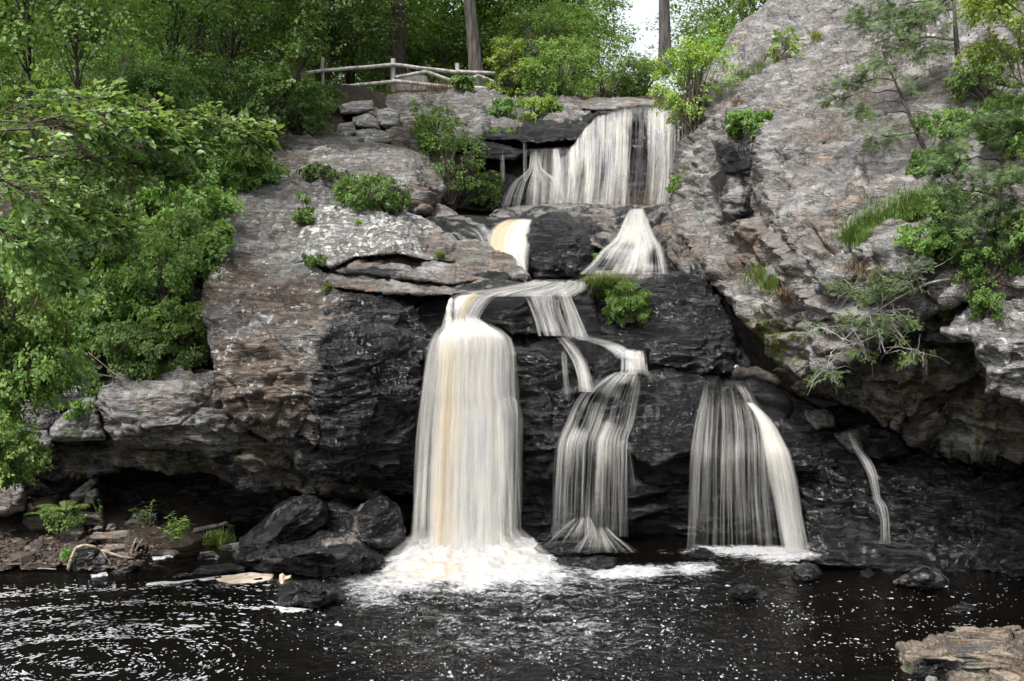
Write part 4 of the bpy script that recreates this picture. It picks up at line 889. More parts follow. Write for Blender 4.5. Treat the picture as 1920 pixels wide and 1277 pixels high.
def build_pool():
    xs = np.arange(-11, 11.01, 0.045); ys = np.arange(9.5, 20.6, 0.045)
    X, Y = np.meshgrid(xs, ys); p = np.stack([X.ravel(), Y.ravel(), np.zeros(X.size)], -1)
    px, py = PX(p); t = pool_turb(px, py)
    Z = wave(p, px, py, t)
    V = np.stack([X.ravel(), Y.ravel(), Z], -1); n = X.shape[1]; i = np.arange(X.size).reshape(X.shape)
    f = np.stack([i[:-1, :-1], i[:-1, 1:], i[1:, 1:], i[1:, :-1]], -1).reshape(-1, 4)
    # wide calm surround so that the water reaches past the frame
    o = mesh_obj('water', V, f, WATER, attrs={'turb': t})
    tag(o, kind='structure')
    # foam sheet on the pool; its mid-pool wisps double as painted grey reflections
    fx = np.arange(-5, 8, 0.035); fy = np.arange(11.2, 18.6, 0.035); X, Y = np.meshgrid(fx, fy)
    p = np.stack([X.ravel(), Y.ravel(), np.zeros(X.size)], -1); px, py = PX(p)
    w = 24 * pn(p * 1.1 + 3)
    dn = 1.2 * ell(px + w, py + w * .6, 880, 1045, 175, 42, 3) + 0.62 * ell(px + w, py + w * .7, 880, 1085, 190, 26) + 0.5 * ell(px, py + w, 700, 1110, 90, 40) \
        + 0.26 * ell(px, py + w * .5, 1180, 1100, 300, 30) + 1.0 * ell(px, py + w * .2, 1380, 1034, 120, 10) + 1.0 * ell(px, py + w * .3, 1485, 1046, 75, 15) + 0.95 * ell(px + w, py, 1190, 1072, 62, 11, 3) + 0.85 * ell(px + w, py, 1300, 1068, 45, 13, 3) \
        + 0.56 * ell(px, py + w, 1000, 1190, 450, 105) + 0.65 * ell(px, py + w * .2, 1110, 1030, 90, 10)  # broad mid-pool term: foam wisps thickened to stand in for grey reflections
    dn = np.clip(dn, 0, 1.4)
    t = pool_turb(px, py)
    Z = wave(p, px, py, t)
    big = ell(px, py, 880, 1040, 170, 26, 3)
    Z += 0.012 + big * (0.12 + 0.16 * np.abs(fbm(p * np.array([2.2, 3, 1]) + 4, 4, gain=.6))) + 0.05 * ell(px, py, 1485, 1040, 70, 12)
    am = 1.0 * ell(px, py, 820, 1078, 90, 16) + 0.5 * ell(px, py, 940, 1060, 90, 12)
    keep = (dn > 0.04)
    i = np.arange(X.size).reshape(X.shape); K = keep.reshape(X.shape); ok = K[:-1, :-1] & K[:-1, 1:] & K[1:, 1:] & K[1:, :-1]
    f = np.stack([i[:-1, :-1][ok], i[:-1, 1:][ok], i[1:, 1:][ok], i[1:, :-1][ok]], -1)
    us = np.unique(f); mp = -np.ones(X.size, int); mp[us] = np.arange(len(us))
    V = np.stack([X.ravel(), Y.ravel(), Z], -1)[us]
    o = mesh_obj('foam', V, mp[f], FOAM, attrs={'dens': dn[us], 'amber': am[us]})
    tag(o, 'churning white foam spreading from the feet of the falls, and grey wisps painted as pool reflections', 'foam', kind='stuff')
    # flecks of foam drifting on the dark water
    r = np.random.RandomState(11)
    n = 60000
    qx = r.uniform(-80, 2000, n); qy = r.uniform(1035, 1300, n)
    left = sst(1085, 1130, qy + 0.02 * qx) * (1 - sst(380, 720, qx + 1.2 * (qy - 1130)))
    # swirl bands
    c = P(170, 1250, DW(1250)); W = P(qx, qy, DW(qy)); rel = W[:, :2] - c[:2]; rr = np.hypot(rel[:, 0], rel[:, 1] * 1.8); an = np.arctan2(rel[:, 1] * 1.8, rel[:, 0])
    band = fbm(np.stack([rr * 2.2 + 0.25 * an, an * 0.8, np.zeros(n)], -1), 4, gain=.7)
    pr = left * (0.22 + 0.85 * band)
    cl = fbm(np.stack([W[:, 0] * 1.1, W[:, 1] * 2.2, np.zeros(n)], -1) + 31, 3)
    pr = np.maximum(pr, 0.2 * (1 - left) * sst(-0.1, 0.5, cl) * sst(1080, 1150, qy) * sst(560, 800, qx))
    pr = np.maximum(pr, 0.16 * sst(1180, 1277, qy) * sst(950, 1250, qx) * (1 - sst(1650, 1750, qx)) * sst(-0.3, 0.4, cl))
    pr = np.maximum(pr, 0.04 * sst(1080, 1110, qy))
    k = r.rand(n) < pr; W = W[k]; qx, qy, left = qx[k], qy[k], left[k]; rel = rel[k]
    tx, ty = -rel[:, 1] * 1.8, rel[:, 0] / 1.8 * 0.9; tl = np.hypot(tx, ty) + 1e-6; tx, ty = tx / tl, ty / tl
    ang = np.arctan2(ty, tx) * 1.0
    ang = np.where(left > 0.3, ang, r.uniform(-0.5, 0.5, len(W)) + 0.1) + r.normal(0, 0.18, len(W))
    sz = np.exp(r.normal(0, 0.42, len(W))) * np.where(left > 0.3, 0.66, 0.66) * W[:, 1] / F
    el = np.where(left > 0.3, r.uniform(1.5, 6.5, len(W)), r.uniform(1.0, 3.0, len(W)))
    K = 8; th = np.linspace(0, 2 * np.pi, K, endpoint=False)
    rad = 1 + 0.28 * r.normal(size=(len(W), K)).clip(-1.6, 1.6)
    lx = np.cos(th)[None] * rad * (sz * el)[:, None]; ly = np.sin(th)[None] * rad * (sz * 1.9)[:, None]
    X = W[:, 0:1] + lx * np.cos(ang)[:, None] - ly * np.sin(ang)[:, None]; Y = W[:, 1:2] + lx * np.sin(ang)[:, None] + ly * np.cos(ang)[:, None]
    p = np.stack([X.ravel(), Y.ravel(), np.zeros(X.size)], -1); px, py = PX(p); t = pool_turb(px, py)
    Z = wave(p, px, py, t) + 0.008
    V = np.stack([X.ravel(), Y.ravel(), Z], -1)
    o = mesh_obj('foam_flecks', V, np.arange(len(V)).reshape(-1, K), FLECK)
    tag(o, 'white foam flecks swirling on the black pool', 'foam', kind='stuff')
    # tan scum patches and rims
    tan = simple_mat('tan_foam', (0.36, 0.28, 0.20), (0.55, 0.48, 0.40), 5, .8, bump=0.01)
    wht = simple_mat('white_foam', (0.30, 0.29, 0.28), (0.55, 0.55, 0.54), 8, .8, bump=0.01)
    def sheet(lb, poly, mat):
        pp = []
        for i in range(len(poly)):
            a = np.array(poly[i], float); b = np.array(poly[(i + 1) % len(poly)], float)
            for s in np.linspace(0, 1, 5)[:-1]: pp.append(a * (1 - s) + b * s + r.normal(0, 0.7, 2))
        q = np.array([P(x, y, DW(y)) for x, y in pp]); m_ = len(q)
        top = q + [0, 0, .008]; inn = q.mean(0) + (q - q.mean(0)) * 0.93 + [0, 0, .014]
        V = np.concatenate([q - [0, 0, .05], top, inn, inn.mean(0)[None]]); a = np.arange(m_); b = (a + 1) % m_
        f1 = np.concatenate([np.stack([b, a, a + m_, b + m_], -1), np.stack([b + m_, a + m_, a + 2 * m_, b + 2 * m_], -1)])
        f2 = np.stack([b + 2 * m_, a + 2 * m_, np.full(m_, 3 * m_)], -1)
        tag(mesh_obj('foam_patch', V, [f1, f2], mat), lb, 'foam patch')
    sheet('tan foam sheet held against the dark boulders at the left', [(395, 1083), (430, 1079), (470, 1074), (515, 1078), (505, 1090), (480, 1094), (440, 1094), (412, 1089)], tan)
    sheet('thin white foam rim along the long low rocks', [(274, 1094), (330, 1091), (380, 1086), (420, 1080), (420, 1084), (370, 1090), (320, 1095), (276, 1098)], wht)
    sheet('cream foam sliver below the rounded rock in the left foreground', [(516, 1138), (545, 1140), (596, 1145), (592, 1152), (556, 1153), (528, 1148)], wht)
    sheet('small white foam rim under the flat stone at the left shore', [(284, 1046), (322, 1041), (324, 1045), (288, 1050)], wht)
    sheet('white foam line under the dark stone beside the arched root', [(170, 1078), (200, 1074), (202, 1079), (172, 1083)], wht)
    # basin waters higher up
    patch('water', None, [(985, 521.5), (1095, 521.5), (1098, 529), (985, 529)], 4.76, WATER, amp=.03, kind='structure')
build_falls(); build_pool()
# ------------------------------------------------------------------ leaves and plants
def T_leaf(kind):
    """leaf template: verts (x across, y along, z up), faces"""
    if kind == 'small':
        return np.array([(0, 0, 0), (-.36, .45, .10), (0, 1, -.06), (.36, .45, .10)]), [np.array([[0, 3, 2], [0, 2, 1]])]
    if kind == 'ovate':
        v = [(0, 0, 0), (-.26, .22, .07), (-.36, .5, .10), (-.2, .8, .03), (0, 1.08, -.12), (.2, .8, .03), (.36, .5, .10), (.26, .22, .07), (0, .5, -.0)]
        return np.array(v, float), [np.array([[0, 8, 2, 1], [8, 4, 3, 2], [0, 7, 6, 8], [8, 6, 5, 4]])]
    if kind == 'maple':
        v = [(0, 0, 0), (-.30, -.02, .03), (-.55, .30, .07), (-.24, .38, .02), (-.30, .72, .04), (0, 1.0, -.08), (.30, .72, .04), (.24, .38, .02), (.55, .30, .07), (.30, -.02, .03), (0, .4, -.03)]
        f = [[0, 10, 1], [1, 10, 2], [2, 10, 3], [3, 10, 4], [4, 10, 5], [5, 10, 6], [6, 10, 7], [7, 10, 8], [8, 10, 9], [9, 10, 0]]
        return np.array(v, float), [np.array(f)[:, ::-1]]
    if kind == 'narrow':
        return np.array([(0, 0, 0), (-.13, .4, .05), (0, 1.1, -.15), (.13, .4, .05)]), [np.array([[0, 3, 2], [0, 2, 1]])]
    if kind == 'needle':
        v = []; f = []
        for k in range(5):
            a = (k - 2) * .42; b = (k % 2) * .25 - .1
            x, y = math.sin(a), math.cos(a)
            n = len(v); w = .045
            v += [(-w * y, w * x, 0), (w * y, -w * x, 0), (x, y, b)]; f.append([n, n + 1, n + 2])
        return np.array(v, float), [np.array(f)]
    if kind == 'scale':   # cedar frond: flat bunch of short scaly tips
        v = []; f = []
        for k in range(7):
            s = 1 if k % 2 else -1; t = k / 6
            x0, y0 = 0, t * .75; n = len(v)
            ex, ey = s * .34 * (1 - .5 * t), y0 + .34
            if k == 6: ex, ey = 0, 1.1
            v += [(-.06, y0, 0), (.06, y0, 0), (ex, ey, .06 * ((k * 37) % 5 - 2))]; f.append([n, n + 1, n + 2])
        return np.array(v, float), [np.array(f)]
def unit(a): return a / (np.linalg.norm(a, axis=-1, keepdims=True) + 1e-9)
def scatter(kind, pos, dr, up, size):
    """one template per position; dr leaf direction, up leaf normal"""
    tv, tf = T_leaf(kind)
    dr = unit(dr); side = unit(np.cross(dr, up)); nn = np.cross(side, dr)
    V = pos[:, None] + size[:, None, None] * (tv[None, :, 0, None] * side[:, None] + tv[None, :, 1, None] * dr[:, None] + tv[None, :, 2, None] * nn[:, None])
    k = len(tv); base = (np.arange(len(pos)) * k)[:, None, None]
    return V.reshape(-1, 3), [(f[None] + base).reshape(-1, f.shape[1]) for f in tf], k
def tube(pts, rad, seg=6, jit=0.0):
    pts = np.asarray(pts, float); rad = np.asarray(rad, float); n = len(pts)
    t = unit(np.gradient(pts, axis=0)); ref = np.where(np.abs(t[:, 2:3]) > .9, [[1., 0, 0]], [[0, 0, 1.]])
    a = unit(np.cross(t, ref)); b = np.cross(t, a)
    th = np.linspace(0, 2 * np.pi, seg, endpoint=False)
    rr = rad[:, None] * (1 + jit * np.sin(th * 3 + np.arange(n)[:, None] * .9))
    V = pts[:, None] + rr[..., None] * (np.cos(th)[None, :, None] * a[:, None] + np.sin(th)[None, :, None] * b[:, None])
    i = np.arange(n * seg).reshape(n, seg); j = np.roll(i, -1, 1)
    f = np.stack([i[:-1], j[:-1], j[1:], i[1:]], -1).reshape(-1, 4)
    return V.reshape(-1, 3), f
class Soup:
    def __init__(s): s.V = []; s.F = {}; s.n = 0; s.A = []
    def add(s, V, faces, a=0.5):
        if not isinstance(faces, list): faces = [faces]
        for f in faces: s.F.setdefault(f.shape[1], []).append(f + s.n)
        s.V.append(V); s.n += len(V); s.A.append(np.broadcast_to(a, (len(V),)) if np.ndim(a) < 1 else a)
    def build(s, name, mat, parent=None, smooth=True, base=True):
        return mesh_obj(name, np.concatenate(s.V), [np.concatenate(f) for f in s.F.values()], mat, parent, attrs={'v': np.concatenate(s.A)}, smooth=smooth, base=base)
def bez(a, b, sag, n=6, r=None, wig=0.0):
    a = np.asarray(a, float); b = np.asarray(b, float); t = np.linspace(0, 1, n)[:, None]
    p = a * (1 - t) + b * t; p[:, 2] += sag * 4 * (t * (1 - t))[:, 0]
    if wig and r is not None: p[1:-1] += r.normal(0, wig, (n - 2, 3))
    return p

def sprays(r, cen, out, length, nleaf, lsize, kind, droop=0.25, tilt=0.35, flat=0.5, sub=5):
    """leafy twigs: cen (M,3) bases, out (M,3) directions; flat layered sprays"""
    M = len(cen)
    out = unit(out + np.array([0, 0, -droop])); wup = np.array([0, 0, 1.0]) + r.normal(0, tilt, (M, 3))
    side = unit(np.cross(out, wup)); nn = np.cross(side, out)
    L = length * r.uniform(.6, 1.25, M)
    s = r.randint(0, sub, (M, nleaf)); sidesgn = np.where(r.rand(M, nleaf) < .5, -1., 1.)
    t0 = (s + .6) / sub; tl = r.uniform(.05, 1, (M, nleaf)); main = r.rand(M, nleaf) < .25
    al = np.where(main, r.uniform(.1, 1, (M, nleaf)), t0 * .75 + tl * .35 * (1.1 - t0))
    ac = np.where(main, 0, sidesgn * tl * .55 * (1.15 - t0) * 1.0)
    lift = r.normal(0, .10 * (1 - flat) + .02, (M, nleaf)) - .22 * al ** 2 - .15 * np.abs(ac)
    pos = cen[:, None] + L[:, None, None] * (al[..., None] * out[:, None] + ac[..., None] * side[:, None] + lift[..., None] * nn[:, None])
    ls = np.where(r.rand(M, nleaf) < .5, -1., 1.)
    dr = out[:, None] * r.uniform(.4, 1.1, (M, nleaf))[..., None] + side[:, None] * (sidesgn * (~main) * .5 + ls * .6)[..., None] + np.array([0, 0, -.14]) + r.normal(0, .24, (M, nleaf, 3))
    up = nn[:, None] + r.normal(0, .38, (M, nleaf, 3))
    sz = lsize * r.uniform(.6, 1.2, (M, nleaf))
    va = np.clip(r.uniform(0, 1, (M, nleaf)) * .6 + r.uniform(0, .4, M)[:, None], 0, 1)
    V, f, k = scatter(kind, pos.reshape(-1, 3), dr.reshape(-1, 3), up.reshape(-1, 3), sz.ravel())
    tip = cen + out * L[:, None] * .95 + nn * (-.2 * L)[:, None]
    return V, f, np.repeat(va.ravel(), k), tip

def crown(r, rx, ry, rz, nclump, nspr, nleaf, lsize, kind='small', spread=.45, length=None, shell=.55, zmin=-1.0, droop=.25, bare=0.0):
    """leaf clumps at limb ends through an ellipsoid; returns leaf soup, clump centres"""
    d = unit(r.normal(size=(nclump * 3, 3))); d = d[d[:, 2] > zmin][:nclump]
    rad = r.uniform(shell, 1.0, len(d)) ** .7
    c = d * rad[:, None] * np.array([rx, ry, rz])
    sc = (rx * ry * rz) ** (1 / 3) * spread
    S = Soup(); L = length or sc * .8
    cen = np.repeat(c, nspr, 0); off = unit(r.normal(size=(len(cen), 3)) * [1, 1, .7]) * (r.uniform(.1, 1, len(cen)) ** .5 * sc)[:, None] * np.repeat(r.uniform(.6, 1.3, len(c)), nspr)[:, None]
    off[:, 2] *= .7
    out = off + .5 * sc * unit(cen) + r.normal(0, .15 * sc, off.shape); out[:, 2] *= .5
    V, f, a, tip = sprays(r, cen + off * .6, out, L, nleaf, lsize, kind, droop=droop)
    S.add(V, f, a)
    return S, c

BARK = simple_mat('bark_dark', (0.018, 0.014, 0.011), (0.075, 0.062, 0.05), 7, 0.9, (1, 1, .18), .16)
BARKG = simple_mat('bark_grey', (0.040, 0.035, 0.031), (0.115, 0.105, 0.092), 8, 0.9, (1, 1, .15), .14)
TWIG = simple_mat('twig_bark', (0.05, 0.04, 0.03), (0.16, 0.13, 0.10), 6, 0.9)
TWIGG = simple_mat('dead_twig', (0.20, 0.19, 0.17), (0.42, 0.40, 0.37), 6, 0.9)
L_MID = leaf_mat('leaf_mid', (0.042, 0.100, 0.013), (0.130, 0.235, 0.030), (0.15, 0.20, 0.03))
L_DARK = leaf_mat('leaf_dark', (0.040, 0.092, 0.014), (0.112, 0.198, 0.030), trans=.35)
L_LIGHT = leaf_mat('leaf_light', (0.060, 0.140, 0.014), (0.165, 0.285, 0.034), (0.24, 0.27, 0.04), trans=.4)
L_YEL = leaf_mat('leaf_yellow', (0.09, 0.18, 0.014), (0.25, 0.36, 0.035), (0.38, 0.36, 0.05), trans=.4)
L_NEAR = leaf_mat('leaf_near', (0.065, 0.15, 0.02), (0.19, 0.31, 0.06), (0.32, 0.36, 0.14), trans=.4, rough=.38, spec=.6)
L_CED = leaf_mat('cedar_green', (0.035, 0.078, 0.014), (0.11, 0.17, 0.034), (0.22, 0.14, 0.05), trans=.12, rough=.6)
L_PINE = leaf_mat('pine_green', (0.045, 0.090, 0.022), (0.12, 0.19, 0.05), trans=.12, rough=.6)
L_GRASS = leaf_mat('grass_green', (0.05, 0.10, 0.012), (0.14, 0.22, 0.03), (0.28, 0.22, 0.08), trans=.35)
L_DRY = leaf_mat('dry_grass', (0.10, 0.065, 0.035), (0.24, 0.16, 0.09), (0.08, 0.12, 0.02), trans=.2, rough=.7)

def shrub(name, label, cat, x, yb, d, wpx, hpx, mat=None, kind='small', lsize=.07, ncl=14, nspr=12, nleaf=22, depth=None, seed=0, group=None, lean=0.0, dens=1.0, zmin=-.85, droop=.25, stems=True, spread=.42, woodmat=None):
    """bush with base at photo (x, yb): stems and foliage"""
    r = np.random.RandomState(int(seed * 31 + x + yb) % 99991)
    mat = mat or L_MID
    d = float(surf(x, yb - 3, d, 2.5)) - .02; s = d / F; rx = wpx * s / 2; rz = hpx * s / 2; ry = depth / 2 if depth else rx
    base = P(x, yb, d); e = empty(name, base, label, cat, group)
    S, c = crown(r, rx, ry, rz, max(3, int(ncl * dens * 1.8)), max(4, int(nspr * .6)), int(nleaf * 1.15), lsize * .86, kind, shell=.3, zmin=zmin, droop=droop, spread=spread * 1.15, length=(rx * ry * rz) ** (1 / 3) * .42)
    off = np.array([lean * s, 0, rz * 1.0])
    S.V = [v + off for v in S.V]
    S.build('foliage', mat, e)
    if stems:
        W = Soup()
        for q in c:
            a = np.array([r.normal(0, .06 * rx), r.normal(0, .06 * rx), -.05]); b = q + off
            W.add(*tube(bez(a, b, .1 * rz, 5, r, .04 * rz), np.linspace(.02 * max(rx, rz) ** .5 + .006, .004, 5), 4))
        W.build('stems', woodmat or TWIG, e)
    return e

def grass(name, label, cat, spots, n, h, mat=None, seed=0, group=None, width=.0055, bend=.6, kind=None, spread=None):
    """tuft of blades; spots: list of (px, py, d, rpx)"""
    r = np.random.RandomState(seed + 5); S = Soup(); mat = mat or L_GRASS; h = h * .7; n = int(n * 2.0)
    P0 = []; 
    for (x, y, d, rp) in spots:
        d = float(surf(x, y, d, 3))
        m_ = n // len(spots)
        gx_ = x + r.normal(0, rp, m_); gy_ = y + r.normal(0, rp * .45, m_); P0.append(P(gx_, gy_, surf(gx_, gy_, d, .22) + .02))
    B = np.concatenate(P0); m_ = len(B)
    az = r.uniform(0, 6.28, m_); hh = h * r.uniform(.25, 1.3, m_); bn = bend * r.uniform(.2, 1.2, m_)
    hd = np.stack([np.cos(az), np.sin(az), 0 * az], -1); sd = np.stack([-np.sin(az), np.cos(az), 0 * az], -1)
    rows = []
    for t, w in ((0, 1), (.4, .9), (.75, .6), (1, .05)):
        c = B + hd * (hh * bn * t ** 2)[:, None] + np.array([0, 0, 1]) * (hh * (t - .45 * bn * t ** 2.2))[:, None]
        rows += [c - sd * width * w, c + sd * width * w]
    V = np.stack(rows, 1).reshape(-1, 3); b = (np.arange(m_) * 8)[:, None]
    f = np.concatenate([b + np.array([[0, 1, 3, 2]]), b + np.array([[2, 3, 5, 4]]), b + np.array([[4, 5, 7, 6]])])
    S.add(V, f, np.repeat(r.rand(m_), 8))
    return tag(S.build(name, mat), label, cat, group, kind or ('stuff' if len(spots) > 1 else None))

def tree(name, label, x, yb, d, trunk_px, top_m, crown_spec, mat=None, bark=None, lean=(0, 0), seed=0, group=None, proto=None, crown_z=None, fork=0, limbs=True, cat='tree', kind='small'):
    """tree with trunk (limbs) and crown; crown_spec=(rx,ry,rz,ncl,nspr,nleaf,lsize)"""
    r = np.random.RandomState(seed + 77); base = P(x, yb, d)
    e = empty(name, base, label, cat, group)
    rad = trunk_px * d / F / 2
    rx, ry, rz, ncl, nspr, nleaf, ls = crown_spec
    cz = crown_z if crown_z is not None else top_m - rz * .8
    S, c = crown(r, rx, ry, rz, ncl, nspr, nleaf, ls, kind, spread=.46, shell=.4)
    off = np.array([lean[0] * cz / 10., lean[1] * cz / 10., cz])
    S.V = [v + off for v in S.V]; S.build('crown', mat or L_MID, e)
    W = Soup(); n = 12; t = np.linspace(0, 1, n)
    H = cz + rz * .4
    sp_ = np.stack([lean[0] * H / 10 * t + .12 * rad * 4 * np.sin(t * 5 + seed), lean[1] * H / 10 * t, -0.4 + (H + .4) * t], -1)
    rd = rad * (1 - .65 * t) * (1 + .45 * np.exp(-t * 22))
    W.add(*tube(sp_, rd, 12, .05))
    if fork:
        a = sp_[n // 3]; W.add(*tube(bez(a, a + [fork, .3, H * .5], .4, 6, r, .1), np.linspace(rad * .62, rad * .2, 6), 8))
    if limbs:
        for q in c:
            p = q + off; k = int(np.clip((p[2] - rz * .5) / H, .3, .95) * (n - 1))
            W.add(*tube(bez(sp_[k], p, .15 * rz, 6, r, .06), np.linspace(rd[k] * .42, .015, 6), 5))
    W.build('trunk', bark or BARK, e)
    return e
# ------------------------------------------------------------------ plants in place
def build_forest():
    r = np.random.RandomState(3)
    # named trunks
    tree('tree', 'dark straight trunk standing behind the left post of the log fence', 737, 130, 42, 28, 17, (4.5, 4, 4.5, 26, 14, 22, .13), L_DARK, BARK, (0.3, 0), seed=1, crown_z=13.5)
    tree('tree', 'grey trunk with a knot leaning behind the middle of the log fence', 890, 160, 38.5, 25, 17, (4.5, 4, 4.5, 26, 14, 22, .13), L_MID, BARKG, (-0.55, 0), seed=2, crown_z=13.5)
    tree('tree', 'grey forked tree against the bright gap in the sky', 1247, 118, 40, 22, 16, (4.5, 4, 4, 26, 14, 22, .12), L_MID, BARKG, (0.05, 0), seed=3, crown_z=13, fork=1.4)
    tree('tree', 'dark trunk deep in the woods at the upper left', 244, 130, 30, 26, 14, (3.5, 3, 3.5, 24, 14, 22, .11), L_DARK, BARK, (0.1, 0), seed=4, crown_z=10)
    tree('tree', 'dim trunk in the woods between the left shrubs and the leaning tree', 378, 190, 29, 20, 13, (3.2, 3, 3, 24, 14, 22, .11), L_DARK, BARK, (0.1, 0), seed=5, crown_z=10)
    # leaning vine-covered tree
    e = tree('tree', 'leaning tree wrapped in leafy vines above the upper left slope', 478, 262, 27, 15, 9, (2.6, 2, 1.5, 26, 14, 22, .11), L_DARK, BARK, (5.6, 0), seed=6, crown_z=5.4)
    rr = np.random.RandomState(9); S = Soup()
    t = rr.uniform(0.05, .98, 260); q = np.stack([t * 5.8 * .56, 0 * t, t * 5.8], -1) + rr.normal(0, .2, (260, 3)) - [0, .12, 0]
    V, f, a, _ = sprays(rr, q, rr.normal(size=(260, 3)) - [0, .4, .3], .5, 16, .12, 'small'); S.add(V, f, a); S.build('vine', L_DARK, e)
    # background trees: a few built, the rest copied
    protos = []
    for k, (m_, lb) in enumerate(((L_MID, 'mid green'), (L_DARK, 'dark green'), (L_LIGHT, 'light green'))):
        protos.append(tree('tree', 'leafy %s tree standing in the woods behind the fence' % lb, 600 + 100 * k, 160, 48, 16, 12, (4.2, 4, 5.2, 40, 16, 24, .17), m_, BARK, seed=20 + k, crown_z=6.5, group='%s trees of the woods behind the fence' % lb))
    spots = [(-80, 40, 0), (60, 46, 1), (180, 38, 0), (300, 44, 2), (380, 38, 0), (470, 46, 2), (540, 40, 0), (600, 52, 0), (660, 44, 2), (700, 56, 2), (780, 48, 0), (830, 60, 2), (900, 50, 2), (960, 60, 0), (1010, 48, 0), (1000, 58, 2), (1010, 64, 0),
             (1380, 58, 0), (1450, 50, 2), (1400, 62, 0), (340, 60, 0), (220, 62, 1), (90, 66, 0), (480, 66, 0), (740, 70, 0), (640, 68, 1), (860, 74, 0), (1000, 74, 0), (-60, 70, 0)]
    for i, (x, d, k) in enumerate(spots):
        o = protos[k] if (i in (1, 0, 8)) else copy_tree(protos[k])
        o.location = P(x, 638.5, d) * np.array([1, 1, 0]) + np.array([0, 0, 10.4 + .02 * d]); o.rotation_euler = (0, 0, r.uniform(0, 6.28)); s = r.uniform(.85, 1.2); o.scale = (s, s, s * r.uniform(.9, 1.15))
    # bushes on the plateau
    for i, (x, y, d, w, h, m_, lb) in enumerate((
        (1130, 190, 37.5, 200, 120, L_LIGHT, 'bright green bush mass right of the log fence, above the fall'),
        (1050, 180, 37, 130, 110, L_LIGHT, 'light green bush at the right end of the log fence'),
        (1200, 186, 38, 110, 90, L_MID, 'green bush directly above the crest of the upper fall'),
        (955, 175, 36.3, 70, 110, L_YEL, 'upright yellow-green sapling in front of the right fence posts'),
        (1010, 120, 41, 150, 110, L_MID, 'tall green shrub behind the right end of the fence'),
        (1070, 110, 43, 150, 100, L_LIGHT, 'sunlit shrub high above the bush mass'),
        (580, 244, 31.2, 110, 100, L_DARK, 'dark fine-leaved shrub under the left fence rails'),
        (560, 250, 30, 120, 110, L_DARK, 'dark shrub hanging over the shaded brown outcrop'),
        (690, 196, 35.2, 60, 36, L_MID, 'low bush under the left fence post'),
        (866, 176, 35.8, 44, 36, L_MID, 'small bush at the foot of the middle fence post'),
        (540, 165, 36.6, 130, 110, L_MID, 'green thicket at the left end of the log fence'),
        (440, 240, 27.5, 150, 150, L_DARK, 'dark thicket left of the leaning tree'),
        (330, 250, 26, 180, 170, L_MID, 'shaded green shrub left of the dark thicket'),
        (200, 260, 24, 200, 200, L_MID, 'dense shrub under the dark forest trunk'),
        (1300, 250, 28, 120, 190, L_YEL, 'bright yellow-green shrub on the rim of the cliff beside the upper fall'),
        (1350, 110, 33, 90, 80, L_LIGHT, 'leafy shrub behind the top rim of the cliff'))):
        shrub('bush', lb, 'bush', x, y, d, w, h, m_, 'small', .105 if d > 28 else .085, 22, 12, 24, seed=i, zmin=-1)
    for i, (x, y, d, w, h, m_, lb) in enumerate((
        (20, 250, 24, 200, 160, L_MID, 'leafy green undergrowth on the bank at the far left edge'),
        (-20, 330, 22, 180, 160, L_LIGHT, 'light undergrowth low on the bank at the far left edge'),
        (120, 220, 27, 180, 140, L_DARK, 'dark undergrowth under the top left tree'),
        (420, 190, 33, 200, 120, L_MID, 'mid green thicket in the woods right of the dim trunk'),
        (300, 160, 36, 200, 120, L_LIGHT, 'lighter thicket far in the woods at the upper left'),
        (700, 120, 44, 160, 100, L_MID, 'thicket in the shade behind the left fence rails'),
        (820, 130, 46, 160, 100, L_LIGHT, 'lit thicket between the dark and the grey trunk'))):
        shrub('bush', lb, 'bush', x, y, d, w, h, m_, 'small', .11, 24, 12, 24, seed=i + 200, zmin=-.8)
    # grasses on the plateau edge
    grass('dry_grass', 'brown dry grass at the foot of the left fence post', 'grass', [(770, 178, 35, 30), (830, 172, 35, 20)], 700, .35, L_DRY, 1)
build_forest()

